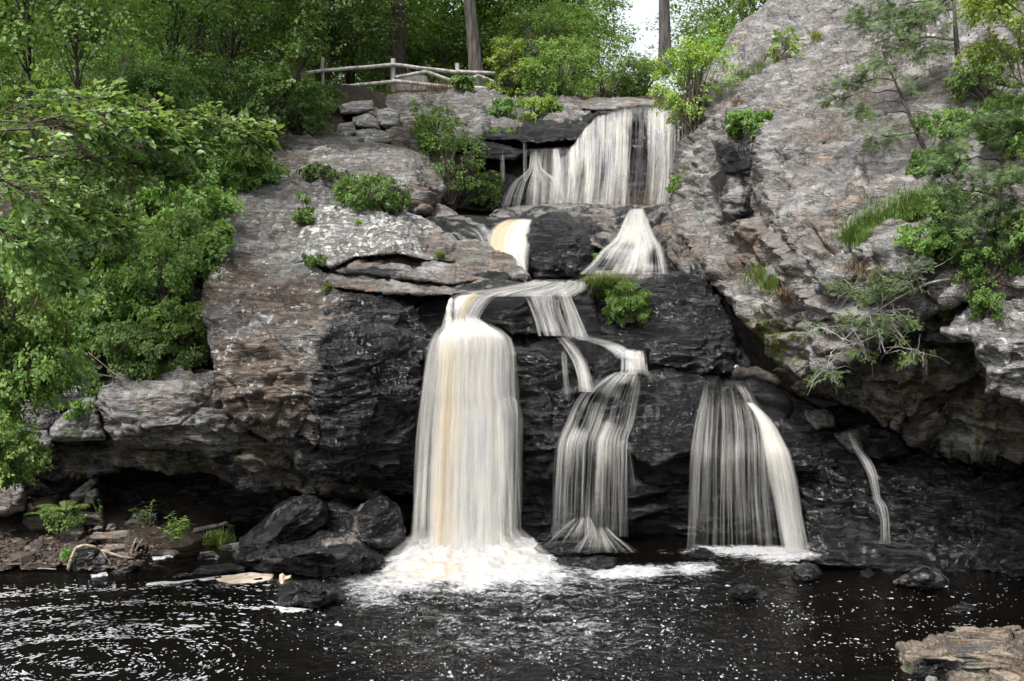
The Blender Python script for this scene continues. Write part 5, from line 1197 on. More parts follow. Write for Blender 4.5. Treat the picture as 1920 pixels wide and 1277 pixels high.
def build_fence():
    wood = simple_mat('weathered_wood', (0.20, 0.185, 0.165), (0.42, 0.40, 0.37), 6, .85, (1, 1, .3), .02)
    D0 = 36
    base = P(790, 168, D0); e = empty('log_fence', base, 'rustic weathered log fence with crossed rails along the top of the falls', 'fence')
    def rail(nm, a, b, r0, da=D0, db=D0, rad=None):
        A = P(*a, da) - base; B = P(*b, db) - base; S = Soup(); rr = np.random.RandomState(int(a[0] + b[1]))
        pts = bez(A, B, 0, 6, rr, .006); S.add(*tube(pts, np.full(6, r0) * rr.uniform(.94, 1.05, 6), 8, .06))
        # closed ends
        for q, w in ((pts[0], 0), (pts[-1], 1)):
            n = len(S.V[0]); ring = S.V[0][:8] if w == 0 else S.V[0][-8:]
            S.add(ring.copy(), np.arange(8)[None, ::(-1 if w else 1)].copy())
        return S.build(nm, wood, e)
    for (x, y0, y1, w, dd) in ((605, 108, 170, 6, 35), (737, 110, 172, 9, 36), (857, 119, 176, 8.5, 36.2), (935, 130, 176, 7.5, 36.4), (980, 136, 170, 5, 36.5)):
        rail('post', (x, y0), (x, y1), w * D0 / F / 2, dd, dd)
    for a, b, da, db in (((560, 140), (607, 132), 34.5, 35), ((603, 133), (739, 121), 35, 35.9), ((735, 121), (859, 136), 35.9, 36.1), ((855, 134), (937, 138), 36.1, 36.3), ((933, 137), (985, 138), 36.3, 36.5),
                         ((600, 166), (739, 153), 35, 35.9), ((735, 152), (859, 164), 35.9, 36.1), ((870, 165), (937, 166), 36.1, 36.3),
                         ((742, 145), (799, 134), 36, 36), ((796, 134), (852, 153), 36, 36.1), ((862, 154), (899, 141), 36.2, 36.2), ((896, 141), (932, 157), 36.2, 36.3), ((940, 158), (978, 144), 36.4, 36.4)):
        rail('rail', a, b, .068, da, db)
    # concrete block behind the fence
    S = Soup(); q = P(np.array([742, 800, 800, 742]), np.array([141, 141, 170, 172]), 38.0); q2 = q + [0, 1.2, 0]
    me = []; rr = np.random.RandomState(2)
    import bmesh
    bm = bmesh.new(); v = [bm.verts.new(p) for p in np.concatenate([q, q2])]
    for f in ((3, 2, 1, 0), (4, 5, 6, 7), (0, 1, 5, 4), (1, 2, 6, 5), (2, 3, 7, 6), (3, 0, 4, 7)): bm.faces.new([v[i] for i in f])
    bmesh.ops.bevel(bm, geom=bm.edges[:], offset=.04, segments=2, affect='EDGES'); bmesh.ops.recalc_face_normals(bm, faces=bm.faces)
    m = bpy.data.meshes.new('stone_block'); bm.to_mesh(m); bm.free()
    m.materials.append(simple_mat('concrete', (0.22, 0.21, 0.19), (0.36, 0.35, 0.32), 5, .9))
    o = bpy.data.objects.new('stone_block', m); COL.objects.link(o); tag(o, 'pale stone block seen through the fence rails beside the left post', 'stone block')
build_fence()

def build_slope_plants():
    B = lambda lb, x, y, d, w, h, m_=L_MID, **k: shrub('bush', lb, 'bush', x, y, d, w, h, m_, **k)
    # middle and left slope
    B('tall straggling green bush on the rock beside the amber fall', 845, 380, 28.3, 120, 170, L_MID, lsize=.09, seed=2, depth=1.6)
    B('light green upper part of the straggling bush under the grey ledge', 815, 285, 30.0, 100, 110, L_LIGHT, lsize=.085, seed=3, depth=1.4)
    B('drooping dark-leaved shrub over the black recess', 905, 382, 28, 90, 60, L_MID, lsize=.09, seed=4, depth=1.2)
    B('small bright sprig in front of the black recess', 935, 270, 29.4, 60, 35, L_LIGHT, lsize=.08, seed=5, depth=.8, ncl=7)
    B('thin light shrub on the grey ledge right of the middle', 1000, 222, 32.2, 90, 50, L_YEL, lsize=.09, seed=6, depth=1.2, ncl=12)
    B('thin light shrub on the grey ledge left of the middle', 945, 226, 32.0, 60, 50, L_MID, lsize=.085, seed=7, depth=1.0, ncl=10)
    B('thin shrub with red-tinged stems near the brown slab', 1035, 215, 32.2, 36, 34, L_LIGHT, lsize=.08, seed=8, depth=.8, ncl=7)
    B('round dense green bush on the big tilted slab', 682, 392, 24.2, 112, 82, L_MID, lsize=.075, seed=9, depth=1.4, ncl=20)
    B('lower right end of the round bush, darker leaves', 735, 396, 24, 60, 46, L_DARK, lsize=.075, seed=10, depth=1.0)
    B('small dark green bush left of the round bush', 606, 338, 24.8, 75, 36, L_DARK, lsize=.075, seed=11, depth=1.0)
    B('low sprig of vine running down the lichen rock', 570, 420, 21.8, 34, 60, L_LIGHT, lsize=.07, seed=12, depth=.6, ncl=8)
    B('tiny leafy clump at the crack in the lichen rock', 590, 496, 20.2, 50, 24, L_MID, lsize=.06, seed=13, depth=.5, ncl=6)
    B('small leafy weed in the crack of the big boulder', 615, 556, 18.9, 16, 34, L_LIGHT, lsize=.06, seed=14, depth=.4, ncl=5, nleaf=12)
    grass('grass_tuft', 'bright grass tuft in the crack above the big boulder', 'grass', [(605, 500, 20.1, 6)], 160, .22, L_GRASS, 2)
    grass('grass_tuft', 'yellowish grass tuft on the white lichen dome', 'grass', [(672, 420, 21.6, 2.5)], 110, .16, L_YEL, 3)
    grass('grass_tuft', 'vivid grass tuft on the wet slab left of the amber fall', 'grass', [(826, 484, 21.3, 4)], 110, .24, L_GRASS, 4)
    grass('grass_tuft', 'smaller grass tuft lower on the wet slab', 'grass', [(850, 494, 20.9, .8)], 60, .18, L_GRASS, 5)
    # hanging plants in the middle
    e = shrub('hanging_plant', 'lush green leafy plants hanging from the brown rim rock at the centre', 'plant', 1183, 600, 19.9, 82, 86, L_LIGHT, 'narrow', .09, 18, 12, 26, depth=.7, seed=15, droop=.8)
    shrub('hanging_plant', 'trailing leafy ends below the lush hanging plants', 'plant', 1168, 606, 19.85, 60, 50, L_MID, 'small', .05, 10, 10, 22, depth=.4, seed=16, droop=1.2)
    grass('grass_tuft', 'long bright grass spilling over beside the hanging plants', 'grass', [(1140, 545, 20.0, 15), (1112, 548, 20.0, 9)], 1500, .55, L_GRASS, 6, bend=1.5)
    shrub('hanging_plant', 'small leafy sprig in the dark gap under the capping slab', 'plant', 1112, 486, 22.2, 24, 14, L_MID, 'small', .06, 4, 6, 14, depth=.4, seed=17)
    # left bank bushes
    L = [('low bright ground cover spilling onto the grey slab', 470, 345, 23.6, 130, 60, L_LIGHT, .08),
         ('leafy bank shrub above the smooth grey slab', 400, 330, 23.4, 170, 90, L_LIGHT, .085),
         ('leafy green shrub at the left border of the smooth slab', 350, 420, 21.4, 170, 110, L_LIGHT, .085),
         ('vine-leaved shrub hanging beside the lichen boulder top', 340, 500, 20.4, 180, 120, L_LIGHT, .085),
         ('light leafy shrub spilling down the left bank', 300, 560, 19.4, 190, 130, L_LIGHT, .08),
         ('drooping green shrub left of the giant boulder', 340, 640, 18.8, 130, 90, L_LIGHT, .075),
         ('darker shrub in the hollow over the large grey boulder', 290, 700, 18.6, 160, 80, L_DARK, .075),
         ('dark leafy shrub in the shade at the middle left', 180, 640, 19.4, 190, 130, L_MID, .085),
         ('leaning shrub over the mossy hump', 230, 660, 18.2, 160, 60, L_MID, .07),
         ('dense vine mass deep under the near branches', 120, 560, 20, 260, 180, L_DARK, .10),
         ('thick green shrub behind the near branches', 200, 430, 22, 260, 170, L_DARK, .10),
         ('rounded light shrub below the dark forest trunk', 290, 230, 24, 150, 110, L_MID, .09),
         ('small sprig on the large grey boulder', 145, 775, 17.3, 60, 30, L_LIGHT, .05),
         ('little green plant by the roots above the pale block', 175, 742, 17.2, 40, 30, L_MID, .05)]
    for i, (lb, x, y, d, w, h, m_, ls) in enumerate(L):
        shrub('bush', lb, 'bush', x, y, d, w, h, m_, 'maple' if ls >= .085 and d < 23 else 'small', ls * 1.05, 24 if w > 100 else 9, 13, 24, seed=30 + i, zmin=-.9, depth=min(3, w * d / F), droop=.4)
    # tall trees at the left edge, in front of the woods
    N_ = [('bright leafy crown filling the top left corner', 60, 250, 16, (2.2, 1.6, 2.1, 40, 16, 26, .085), L_LIGHT, 3.4, 0),
          ('mid green leafy tree left of the dark forest trunk', 150, 300, 21, (2.4, 2, 2.4, 40, 16, 24, .10), L_MID, 5.2, 1),
          ('tall leafy tree with layered branches in the upper left woods', 330, 260, 27, (3.0, 2.4, 3.0, 44, 16, 24, .12), L_MID, 5.6, 2),
          ('dense young tree beside the leaning tree', 440, 230, 31, (2.4, 2.4, 3.0, 40, 16, 24, .12), L_DARK, 4.6, 3),
          ('shady young tree behind the fence end', 620, 190, 38, (2.8, 2.4, 3.0, 40, 16, 24, .13), L_DARK, 4.4, 4)]
    for lb, x, y, d, cs, m_, cz, k in N_:
        tree('tree', lb, x, y, d, 8, 8, cs, m_, BARK, seed=50 + k, crown_z=cz)
    # left edge low foliage
    for i, (lb, x, y, d, w, h, m_, ls) in enumerate((
        ('leafy branch mass at the far left edge, middle height', 20, 650, 13.5, 260, 200, L_LIGHT, .07),
        ('bright leafy shrub at the far left above the hump', 50, 740, 13.5, 230, 140, L_LIGHT, .065),
        ('pale leafy branch hanging low at the far left edge', 5, 905, 13, 150, 150, L_LIGHT, .06))):
        shrub('bush', lb, 'bush', x, y, d, w, h, m_, 'ovate', ls, 26, 14, 22, seed=60 + i, zmin=-1, depth=1.4, droop=.4)

    # near branches reaching in from the left
    r = np.random.RandomState(21)
    def branch(lb, pts, nsp, ln, ls, dmat=L_NEAR, thick=.010, spread=.22, cat='branch'):
        pw = np.array([P(*p) for p in pts]); e = empty('leafy_branch', pw[0], lb, cat, 'near branches from the left')
        t = np.linspace(0, 1, 14); k = np.linspace(0, 1, len(pw)); q = np.stack([np.interp(t, k, pw[:, i]) for i in range(3)], -1) - pw[0]
        q[1:-1] = .25 * q[:-2] + .5 * q[1:-1] + .25 * q[2:]; q[1:-1] += r.normal(0, .012, (12, 3))
        W = Soup(); W.add(*tube(q, np.linspace(thick, .003, 14), 6))
        u = r.uniform(.05, 1, nsp) ** .8; b = np.stack([np.interp(u, t, q[:, i]) for i in range(3)], -1)
        dr = unit(q[-1] - q[0])[None] + r.normal(0, .75, (nsp, 3)) * [1, 1, .6]
        cen = b + dr * spread * r.uniform(.0, 1, nsp)[:, None] * (1.15 - u)[:, None]
        V, f, a, tip = sprays(r, cen, dr, ln, 13, ls, 'ovate', droop=.10, tilt=.3, flat=.8, sub=4)
        S = Soup(); S.add(V, f, a); S.build('leaves', dmat, e)
        for i in range(0, nsp):
            W.add(*tube(np.array([b[i], cen[i] + [0, 0, .01], tip[i] * .5 + cen[i] * .5, tip[i]]), np.array([.005, .0035, .0025, .001]), 3))
        W.build('twigs', TWIG, e)
    branch('long leafy branch reaching farthest right toward the rocks', [(-60, 235, 7.6), (100, 222, 7.8), (240, 205, 8.1), (350, 214, 8.4), (430, 240, 8.6), (488, 262, 8.7)], 105, .27, .062)
    branch('leafy branch just under the longest one, ending in pale leaves', [(-60, 250, 7.4), (80, 240, 7.7), (200, 232, 8.0), (300, 250, 8.2), (370, 275, 8.4)], 95, .26, .062)
    branch('silvery bare-stemmed branch level across the left edge', [(-60, 305, 7.6), (60, 300, 7.8), (170, 295, 8.1), (280, 312, 8.3), (340, 330, 8.4)], 100, .26, .06, thick=.009)
    branch('lower leafy branch sloping down at the left edge', [(-60, 320, 7.2), (20, 345, 7.5), (100, 385, 7.8), (170, 410, 8), (230, 425, 8.1)], 90, .26, .06)
    branch('short branch with hanging leaves low on the left edge', [(-60, 400, 7.4), (0, 430, 7.6), (60, 465, 7.8), (130, 520, 8)], 70, .26, .06)
    branch('thin leafy shoot above the long branch', [(-40, 215, 7.8), (60, 200, 8), (140, 192, 8.2), (210, 185, 8.4)], 60, .24, .056, thick=.007)
build_slope_plants()

def build_right_plants():
    r = np.random.RandomState(5)
    shrub('bush', 'bright leafy clump growing from a ledge on the cliff above the dark block', 'bush', 1408, 252, 23.2, 76, 52, L_LIGHT, 'small', .085, 14, 12, 22, depth=1.1, seed=70)
    shrub('bush', 'pale green sapling slanting up the cliff face near its top', 'bush', 1456, 128, 25.6, 50, 78, L_YEL, 'small', .08, 10, 7, 14, depth=.8, seed=71, lean=14)
    shrub('bush', 'small sprig on the shadowed cliff side by the upper fall', 'bush', 1275, 360, 25.6, 50, 50, L_LIGHT, 'small', .08, 8, 8, 14, depth=.8, seed=72)
    grass('grass_tuft', 'long yellowish grass strip in a seam of the upper cliff', 'grass', [(1395, 145, 25.6, 12), (1425, 130, 25.4, 12), (1445, 112, 25.3, 8)], 420, .28, L_GRASS, 11)
    grass('grass_tuft', 'lone grass tuft near the top of the cliff', 'grass', [(1530, 72, 25.3, 5)], 120, .32, L_YEL, 12)
    grass('grass_tuft', 'dry tuft above the leafy clump on the cliff', 'grass', [(1384, 196, 24.6, 8)], 120, .25, L_DRY, 13)
    grass('grass_tuft', 'green grass patch on the tan ledge of the lower cliff', 'grass', [(1430, 525, 18.9, 18), (1450, 540, 18.5, 12)], 500, .34, L_GRASS, 14)
    grass('dry_grass', 'dead grass hanging under the green patch on the tan ledge', 'grass', [(1480, 560, 17.6, 14)], 260, .3, L_DRY, 15, bend=1.6)
    grass('grass_bank', 'thick bright grass on the shelf above the fractured block', 'grass', [(1610, 448, 15.6, 18), (1650, 425, 15.7, 26), (1700, 400, 15.9, 30), (1745, 385, 15.8, 26)], 3200, .26, L_GRASS, 16)
    grass('dry_grass', 'reddish dry grass patch below the bright shelf', 'grass', [(1620, 510, 15.4, 22), (1660, 520, 15.1, 14)], 700, .2, L_DRY, 17, bend=1.2)
    grass('dry_grass', 'orange pine litter and dry grass under the cedar at the top right', 'grass', [(1700, 110, 20.9, 60), (1760, 150, 19.8, 60), (1860, 150, 18.6, 40), (1880, 110, 19, 40)], 1500, .10, L_DRY, 18, bend=1.8)
    grass('dry_grass', 'tangle of dry stems at the right edge above the buttress', 'grass', [(1800, 560, 14.2, 40), (1870, 540, 13.9, 30)], 700, .14, L_DRY, 19, bend=1.8)
    for i, (lb, x, y, d, w, h, m_) in enumerate((
        ('leafy slope shrub just past the right edge, upper', 2010, 320, 14.5, 180, 200, L_MID), ('leafy slope shrub just past the right edge, lower', 2040, 500, 12.8, 200, 160, L_LIGHT))):
        shrub('bush', lb, 'bush', x, y, d, w, h, m_, 'small', .07, 20, 12, 22, seed=300 + i)
    # needle trees
    def conifer(name, label, cat, trunk, specs, mat, bark, kind, ls, seed, nl=26, rad=.05, droop=.1, deadn=0, ln=.5, flat=.7):
        rr = np.random.RandomState(seed); t0 = trunk[0]; dz = float(surf(t0[0], t0[1], t0[2], 2.5)) - t0[2]; trunk = [(a, b, c + dz) for a, b, c in trunk]; specs = [(a, b, c + dz, w_, h_, n_) for a, b, c, w_, h_, n_ in specs]; pw = np.array([P(*p) for p in trunk]); e = empty(name, pw[0], label, cat)
        q = pw - pw[0]; t = np.linspace(0, 1, 12); k = np.linspace(0, 1, len(q)); q = np.stack([np.interp(t, k, q[:, i]) for i in range(3)], -1)
        W = Soup(); W.add(*tube(q, np.linspace(rad, rad * .25, 12), 8, .05))
        S = Soup()
        for (x, y, d, wp, hp, n) in specs:
            c = P(x, y, d) - pw[0]; sx = wp * d / F / 2; sz = hp * d / F / 2
            j = np.argmin(np.linalg.norm(q - c, axis=1) + np.abs(q[:, 2] - c[2]) * .3)
            W.add(*tube(bez(q[j], c, .05, 6, rr, .02), np.linspace(rad * .35, .006, 6), 5))
            cen = c + rr.uniform(-1, 1, (n, 3)) * [sx * .8, sx * .6, sz * .8]
            out = (c - q[j])[None] * .7 / (np.linalg.norm(c - q[j]) + .01) + rr.normal(0, .5, (n, 3)) * [1, 1, .5]
            V, f, a, tip = sprays(rr, cen, out, ln, nl, ls, kind, droop=droop, flat=flat, tilt=.5); S.add(V, f, a)
            for m_ in range(0, n, 3): W.add(*tube(np.array([c, (c + cen[m_]) / 2 + [0, 0, -.02], cen[m_], tip[m_]]), np.array([.01, .006, .004, .002]), 3))
            for m_ in range(deadn):
                a0 = c + rr.uniform(-1, 1, 3) * [sx, sx * .5, sz]; b0 = a0 + rr.normal(0, .22, 3) * [1.2, .8, .8] - [0, 0, .12]
                W.add(*tube(bez(a0, b0, .03, 5, rr, .02), np.linspace(.006, .002, 5), 3))
        S.build('foliage', mat, e); W.build('trunk', bark, e)
    conifer('cedar_tree', 'thin leaning cedar with bare lower trunk on the pale cliff face', 'tree', [(1738, 288, 17.3), (1715, 240, 17.5), (1690, 180, 17.8), (1668, 130, 18.2), (1655, 100, 18.4)],
            [(1600, 155, 18.2, 60, 30, 14), (1580, 185, 18.2, 50, 26, 12), (1640, 130, 18.2, 50, 50, 16), (1660, 105, 18.4, 40, 30, 10), (1630, 200, 17.8, 60, 26, 12), (1700, 150, 17.8, 50, 24, 9), (1660, 255, 17.4, 80, 30, 16), (1720, 240, 17.3, 50, 22, 8), (1640, 220, 17.6, 50, 20, 7)], L_CED, BARK, 'scale', .10, 80, rad=.045, ln=.36)
    conifer('cedar_tree', 'dark green cedar foliage crowding the top right of the cliff', 'tree', [(1800, 178, 18.8), (1795, 100, 18.9), (1790, 30, 18.8), (1786, -40, 19)],
            [(1650, 20, 19.6, 90, 60, 34), (1720, 30, 19.2, 100, 60, 34), (1690, 75, 19.2, 100, 40, 24), (1760, 90, 18.9, 90, 30, 18), (1760, 10, 19, 80, 60, 26), (1830, 20, 18.4, 80, 60, 26), (1620, -20, 20, 90, 60, 20)], L_CED, BARKG, 'scale', .115, 81, rad=.075, ln=.42, deadn=10)
    conifer('pine_tree', 'young pine with soft long needles at the right edge', 'tree', [(1868, 470, 14.6), (1872, 380, 14.7), (1880, 300, 14.8), (1886, 200, 15)],
            [(1800, 300, 14.6, 90, 70, 26), (1850, 240, 14.8, 90, 60, 22), (1780, 360, 14.5, 80, 50, 18), (1880, 330, 14.3, 90, 80, 26), (1850, 400, 14.3, 110, 60, 22), (1900, 230, 14.6, 70, 60, 16), (1905, 420, 14.1, 70, 60, 14)], L_PINE, BARK, 'needle', .11, 82, rad=.05, ln=.34)
    conifer('cedar_bush', 'sprawling cedar with grey dead twigs hanging under the overhang', 'bush', [(1800, 520, 14.4), (1740, 530, 14.4), (1680, 560, 14.5), (1620, 600, 14.7), (1560, 660, 15)],
            [(1590, 548, 14.9, 70, 26, 14), (1640, 560, 14.6, 90, 44, 26), (1690, 530, 14.4, 90, 40, 24), (1720, 510, 14.3, 60, 30, 14), (1620, 600, 14.6, 90, 40, 22), (1660, 620, 14.5, 60, 30, 12), (1600, 650, 14.8, 60, 20, 8), (1550, 695, 15, 40, 30, 9), (1710, 655, 14.3, 46, 18, 9), (1530, 615, 15.2, 50, 20, 7), (1680, 590, 14.4, 70, 30, 14)], L_CED, TWIGG, 'scale', .075, 83, rad=.022, ln=.26, deadn=16)
    tree('tree', 'yellow-leaved young tree at the top right corner', 1930, 200, 15.5, 8, 4, (1.0, .9, .8, 26, 12, 18, .075), L_YEL, TWIG, seed=90, crown_z=1.5, kind='small')
    for i, (lb, x, y, d, w, h, m_, ls) in enumerate((
        ('green shrub in front of the pale trunk at the top right', 1850, 190, 18, 130, 100, L_MID, .07),
        ('light undergrowth climbing the right edge above the pine', 1900, 290, 16, 120, 130, L_LIGHT, .065),
        ('mid green cover on the slope left of the young pine', 1750, 330, 16.8, 100, 60, L_MID, .06),
        ('low creeping green mat under the mixed undergrowth', 1740, 470, 15.2, 110, 60, L_LIGHT, .05),
        ('light leafy shrub between the pine and the leaning cedar', 1790, 260, 16.6, 110, 70, L_LIGHT, .06),
        ('mixed undergrowth right of the bright grassy shelf', 1790, 420, 15, 130, 70, L_MID, .055),
        ('low reddish-green cover on the bank under the pine', 1860, 520, 14.2, 150, 90, L_MID, .05),
        ('yellow-leaved trailing stems beside the grey buttress', 1770, 600, 14.3, 60, 110, L_YEL, .05),
        ('green undergrowth above the fractured block at the right', 1800, 490, 14.8, 120, 70, L_DARK, .055),
        ('small green trailing plant on the inner side of the buttress', 1845, 600, 13.8, 36, 70, L_MID, .045),
        ('leafy undergrowth at the right edge over the pine foot', 1910, 480, 13.8, 90, 110, L_DARK, .055))):
        shrub('bush', lb, 'bush', x, y, d, w, h, m_, 'small', ls, 16, 13, 24, seed=100 + i, zmin=-.9, depth=.9, droop=.35)
build_right_plants()

def woods_behind():
    """near-bank woods out of view, added behind the camera to shade gorge and pool"""
    r = np.random.RandomState(44); S = Soup()
    cen = []
    for x in range(-42, 43, 7):
        y = -20 - 5 * r.rand(); n = 160; d = unit(r.normal(size=(n, 3))) * r.uniform(.5, 1, (n, 1)) * [4.5, 4, 8]; cen.append(d + [x, y, 11])
    c = np.concatenate(cen); V, f, a, _ = sprays(r, c, r.normal(size=c.shape), 1.6, 16, .55, 'small'); S.add(V, f, a)
    tag(S.build('woods', L_MID), 'unseen woods on the near bank, added to shade the gorge', 'woods', kind='stuff')
woods_behind()
# ------------------------------------------------------------------ loose boulders, shore and driftwood
def build_shore():
    def bl(lb, ol, d=None, wet=.9, brown=.3, lich=0, inner=(), name='boulder', **k):
        yb = max(p[1] for p in ol)
        if d is None: d = float(DW(yb)) + .25
        k.setdefault('edge', (22, .5)); k.setdefault('amp', .07); k.setdefault('ledge', (.06, .3)); k.setdefault('g', 2.5); k.setdefault('back', 1.2)
        return rock(name, lb, 'boulder', ol, [(x, y, d + (q[0] if q else -.3)) for x, y, *q in inner], d=d, wet=wet, brown=brown, lich=lich, **k)
    bl('tall slanting black boulder left of the main fall, behind the lumpy one', [(440, 1050), (452, 1010), (480, 985), (520, 950), (552, 932), (590, 930), (612, 950), (610, 985), (570, 1010), (540, 1040), (500, 1070), (450, 1066)], wet=.75, inner=[(540, 980, -.5), (500, 1020, -.5)], dip=.5, ledge=(.1, .25))
    bl('dark boulder half hidden behind the slanting one', [(598, 940), (640, 934), (668, 950), (665, 990), (620, 1010), (590, 990)], d=17.7, wet=.9)
    bl('smooth pyramid-shaped grey-black boulder beside the main fall', [(600, 1005), (640, 972), (690, 940), (716, 930), (742, 944), (756, 970), (760, 1020), (740, 1050), (700, 1050), (640, 1030)], d=17.1, wet=.66, brown=.6, inner=[(700, 960, -.4), (690, 1010, -.6)])
    bl('lumpy black boulder with a dull brown back at the pool edge', [(474, 1060), (490, 1025), (530, 1008), (560, 1012), (600, 994), (650, 1000), (690, 1020), (718, 1040), (720, 1064), (690, 1082), (620, 1088), (540, 1086), (490, 1080)], wet=.9, inner=[(600, 1030, -.6), (660, 1045, -.5), (540, 1045, -.5)], amp=.14, spots=[(640, 1012, 50, 12, 'brown', 1), (640, 1012, 50, 12, 'wet', .4)])
    bl('glossy rounded black boulder in front of the lumpy one', [(514, 1118), (525, 1100), (545, 1090), (590, 1087), (630, 1098), (655, 1120), (652, 1140), (620, 1150), (560, 1146), (522, 1136)], wet=.85, inner=[(590, 1115, -.5)], dip=.3)
    bl('small black stone against the cream foam chunk', [(498, 1104), (504, 1090), (518, 1086), (530, 1096), (528, 1106), (512, 1108)], wet=.9, edge=(8, .2), back=.5)
    bl('long low black rock at the left waterline, right half', [(354, 1076), (380, 1062), (430, 1056), (462, 1062), (462, 1074), (420, 1080), (370, 1088)], wet=.8, edge=(9, .3), back=.8)
    bl('long low black rock at the left waterline, left half', [(278, 1090), (300, 1080), (340, 1072), (364, 1074), (368, 1086), (320, 1092), (282, 1095)], wet=.8, edge=(9, .3), back=.8)
    bl('rounded grey rock behind the long low rocks', [(362, 1046), (376, 1034), (400, 1032), (416, 1042), (414, 1060), (380, 1060), (364, 1058)], wet=.5, lich=.1, edge=(10, .3))
    bl('dark rock at the foot of the slanting boulder', [(404, 1030), (416, 1020), (446, 1018), (456, 1030), (440, 1040), (410, 1040)], wet=.6, edge=(9, .3))
    bl('smooth oval dark red-brown stone on the shore', [(275, 1016), (280, 1002), (300, 997), (318, 1004), (322, 1020), (308, 1030), (284, 1030)], wet=.35, brown=.9, edge=(16, .4), amp=.02, ledge=(.01, .3))
    bl('flat pale stone under the oval stone', [(274, 1032), (290, 1030), (318, 1030), (326, 1042), (300, 1048), (284, 1048)], wet=.3, lich=.15, edge=(6, .2), amp=.03, back=.6)
    bl('dark block under the arched driftwood root', [(166, 1070), (172, 1046), (190, 1036), (203, 1044), (203, 1070), (190, 1078), (170, 1078)], wet=.5, brown=.3, edge=(8, .25), back=.6)
    bl('shaded rock hollow behind the arched root', [(130, 1068), (140, 1034), (160, 1022), (185, 1030), (176, 1060), (160, 1078), (138, 1076)], wet=.7, brown=.9, edge=(10, .3), back=.6)
    bl('flat brown stone slab behind the driftwood', [(188, 1044), (200, 1022), (236, 1018), (252, 1032), (250, 1052), (210, 1052)], d=16.9, wet=.3, brown=.8, edge=(9, .3))
    bl('low dark rock slanting out of the water by the shore', [(204, 1076), (226, 1062), (252, 1054), (262, 1060), (246, 1076), (214, 1086)], wet=.7, brown=.5, edge=(8, .25), back=.5)
    bl('tiny rock in the water between shore and long rocks', [(258, 1070), (266, 1060), (278, 1060), (276, 1072), (264, 1076)], wet=.8, edge=(6, .2), back=.4)
    bl('brown bedded slab of the shore shelf', [(166, 1012), (180, 998), (240, 996), (252, 1008), (250, 1020), (200, 1022)], d=17.4, wet=.2, brown=.9, edge=(8, .25), ledge=(.08, .12))
    bl('mossy grey boulder among shore plants', [(112, 1002), (118, 982), (136, 970), (154, 976), (160, 1000), (150, 1020), (122, 1020)], d=17.3, wet=.15, brown=.6, lich=.35, moss=.2, edge=(12, .4))
    bl('long flat brown block behind the shore plants', [(44, 980), (46, 966), (100, 960), (108, 972), (106, 992), (60, 996)], d=17.8, wet=.2, brown=.9, edge=(8, .3), back=.8)
    bl('brown squared rock right of the fern', [(140, 975), (150, 960), (190, 962), (202, 980), (200, 994), (160, 996)], d=18, wet=.25, brown=.7, moss=.3, edge=(10, .3))
    bl('small tan stone right of the fern', [(172, 992), (184, 984), (194, 986), (196, 996), (178, 998)], d=17.6, wet=.05, brown=.9, edge=(6, .2), back=.4)
    bl('small mossy tan stone', [(196, 996), (202, 982), (214, 980), (220, 992), (214, 1000)], d=17.7, wet=.1, brown=.9, moss=.3, edge=(6, .2), back=.4)
    bl('rounded brown cobble beside the far left boulder', [(48, 950), (56, 944), (66, 950), (68, 962), (54, 966)], d=17.6, wet=.1, brown=.8, edge=(8, .2), back=.4)
    bl('tilted slab leaning on the recess wall above the fern', [(130, 930), (160, 905), (182, 890), (184, 905), (160, 935), (140, 940)], d=18.6, wet=.3, brown=.5, lich=.1, edge=(6, .2), back=.5)
    bl('grey wedge stone in the recess right of the fern', [(157, 945), (160, 924), (182, 916), (184, 930), (168, 952)], d=18.5, wet=.2, lich=.2, edge=(6, .2), back=.5)
    bl('grey slab in the recess behind the oval stone', [(218, 988), (240, 968), (262, 950), (300, 958), (300, 1000), (230, 1002)], d=18.3, wet=.65, edge=(8, .3), back=.6)
    for i, (x, y, w, h) in enumerate(((60, 1062, 22, 8), (22, 1060, 20, 8), (100, 1048, 14, 7), (72, 1048, 12, 6), (92, 1064, 16, 8), (118, 1060, 12, 8), (84, 1040, 12, 6), (40, 1040, 16, 8), (112, 1036, 10, 6), (20, 1036, 16, 7), (232, 1046, 12, 6), (210, 1008, 14, 6), (256, 1010, 10, 5), (150, 1050, 10, 8), (58, 1020, 14, 7), (88, 1012, 14, 7), (12, 1012, 14, 7))):
        rr = np.random.RandomState(i); a = np.linspace(0, 6.28, 9)[:-1]; rd = rr.uniform(.8, 1.15, 8)
        d = float(DW(1060)) + (1062 - y) * .055
        rock('stone', 'small brown stones strewn along the left shore', 'stone', [(x + w * rd[k] * math.cos(a[k]), y + h * rd[k] * math.sin(a[k]), d) for k in range(8)], g=2, wet=rr.uniform(0, .5), brown=rr.uniform(.3, 1), edge=(9, .25), back=.4, amp=.04, ledge=(.03, .2), group='small stones of the left shore')
    # pool rocks on the right
    bl('grey-brown angular boulder in the pool at the right', [(1668, 1092), (1700, 1076), (1732, 1060), (1760, 1070), (1778, 1088), (1780, 1114), (1750, 1118), (1716, 1108), (1676, 1098)], wet=.5, brown=.8, inner=[(1740, 1085, -.4)])
    bl('dark knobbly rock below the right veil', [(1482, 1090), (1490, 1070), (1508, 1058), (1530, 1060), (1544, 1076), (1540, 1092), (1500, 1094)], wet=.9, amp=.12, inner=[(1515, 1075, -.3)])
    bl('low dark rock just breaking the water at the centre right', [(1340, 1126), (1360, 1108), (1390, 1094), (1420, 1098), (1446, 1114), (1450, 1126), (1400, 1132)], wet=.85, inner=[(1390, 1112, -.3)])
    bl('dark pointed rock beside the white foam patch', [(1274, 1052), (1296, 1034), (1320, 1028), (1340, 1040), (1350, 1054), (1310, 1060)], wet=.9, inner=[(1320, 1044, -.3)])
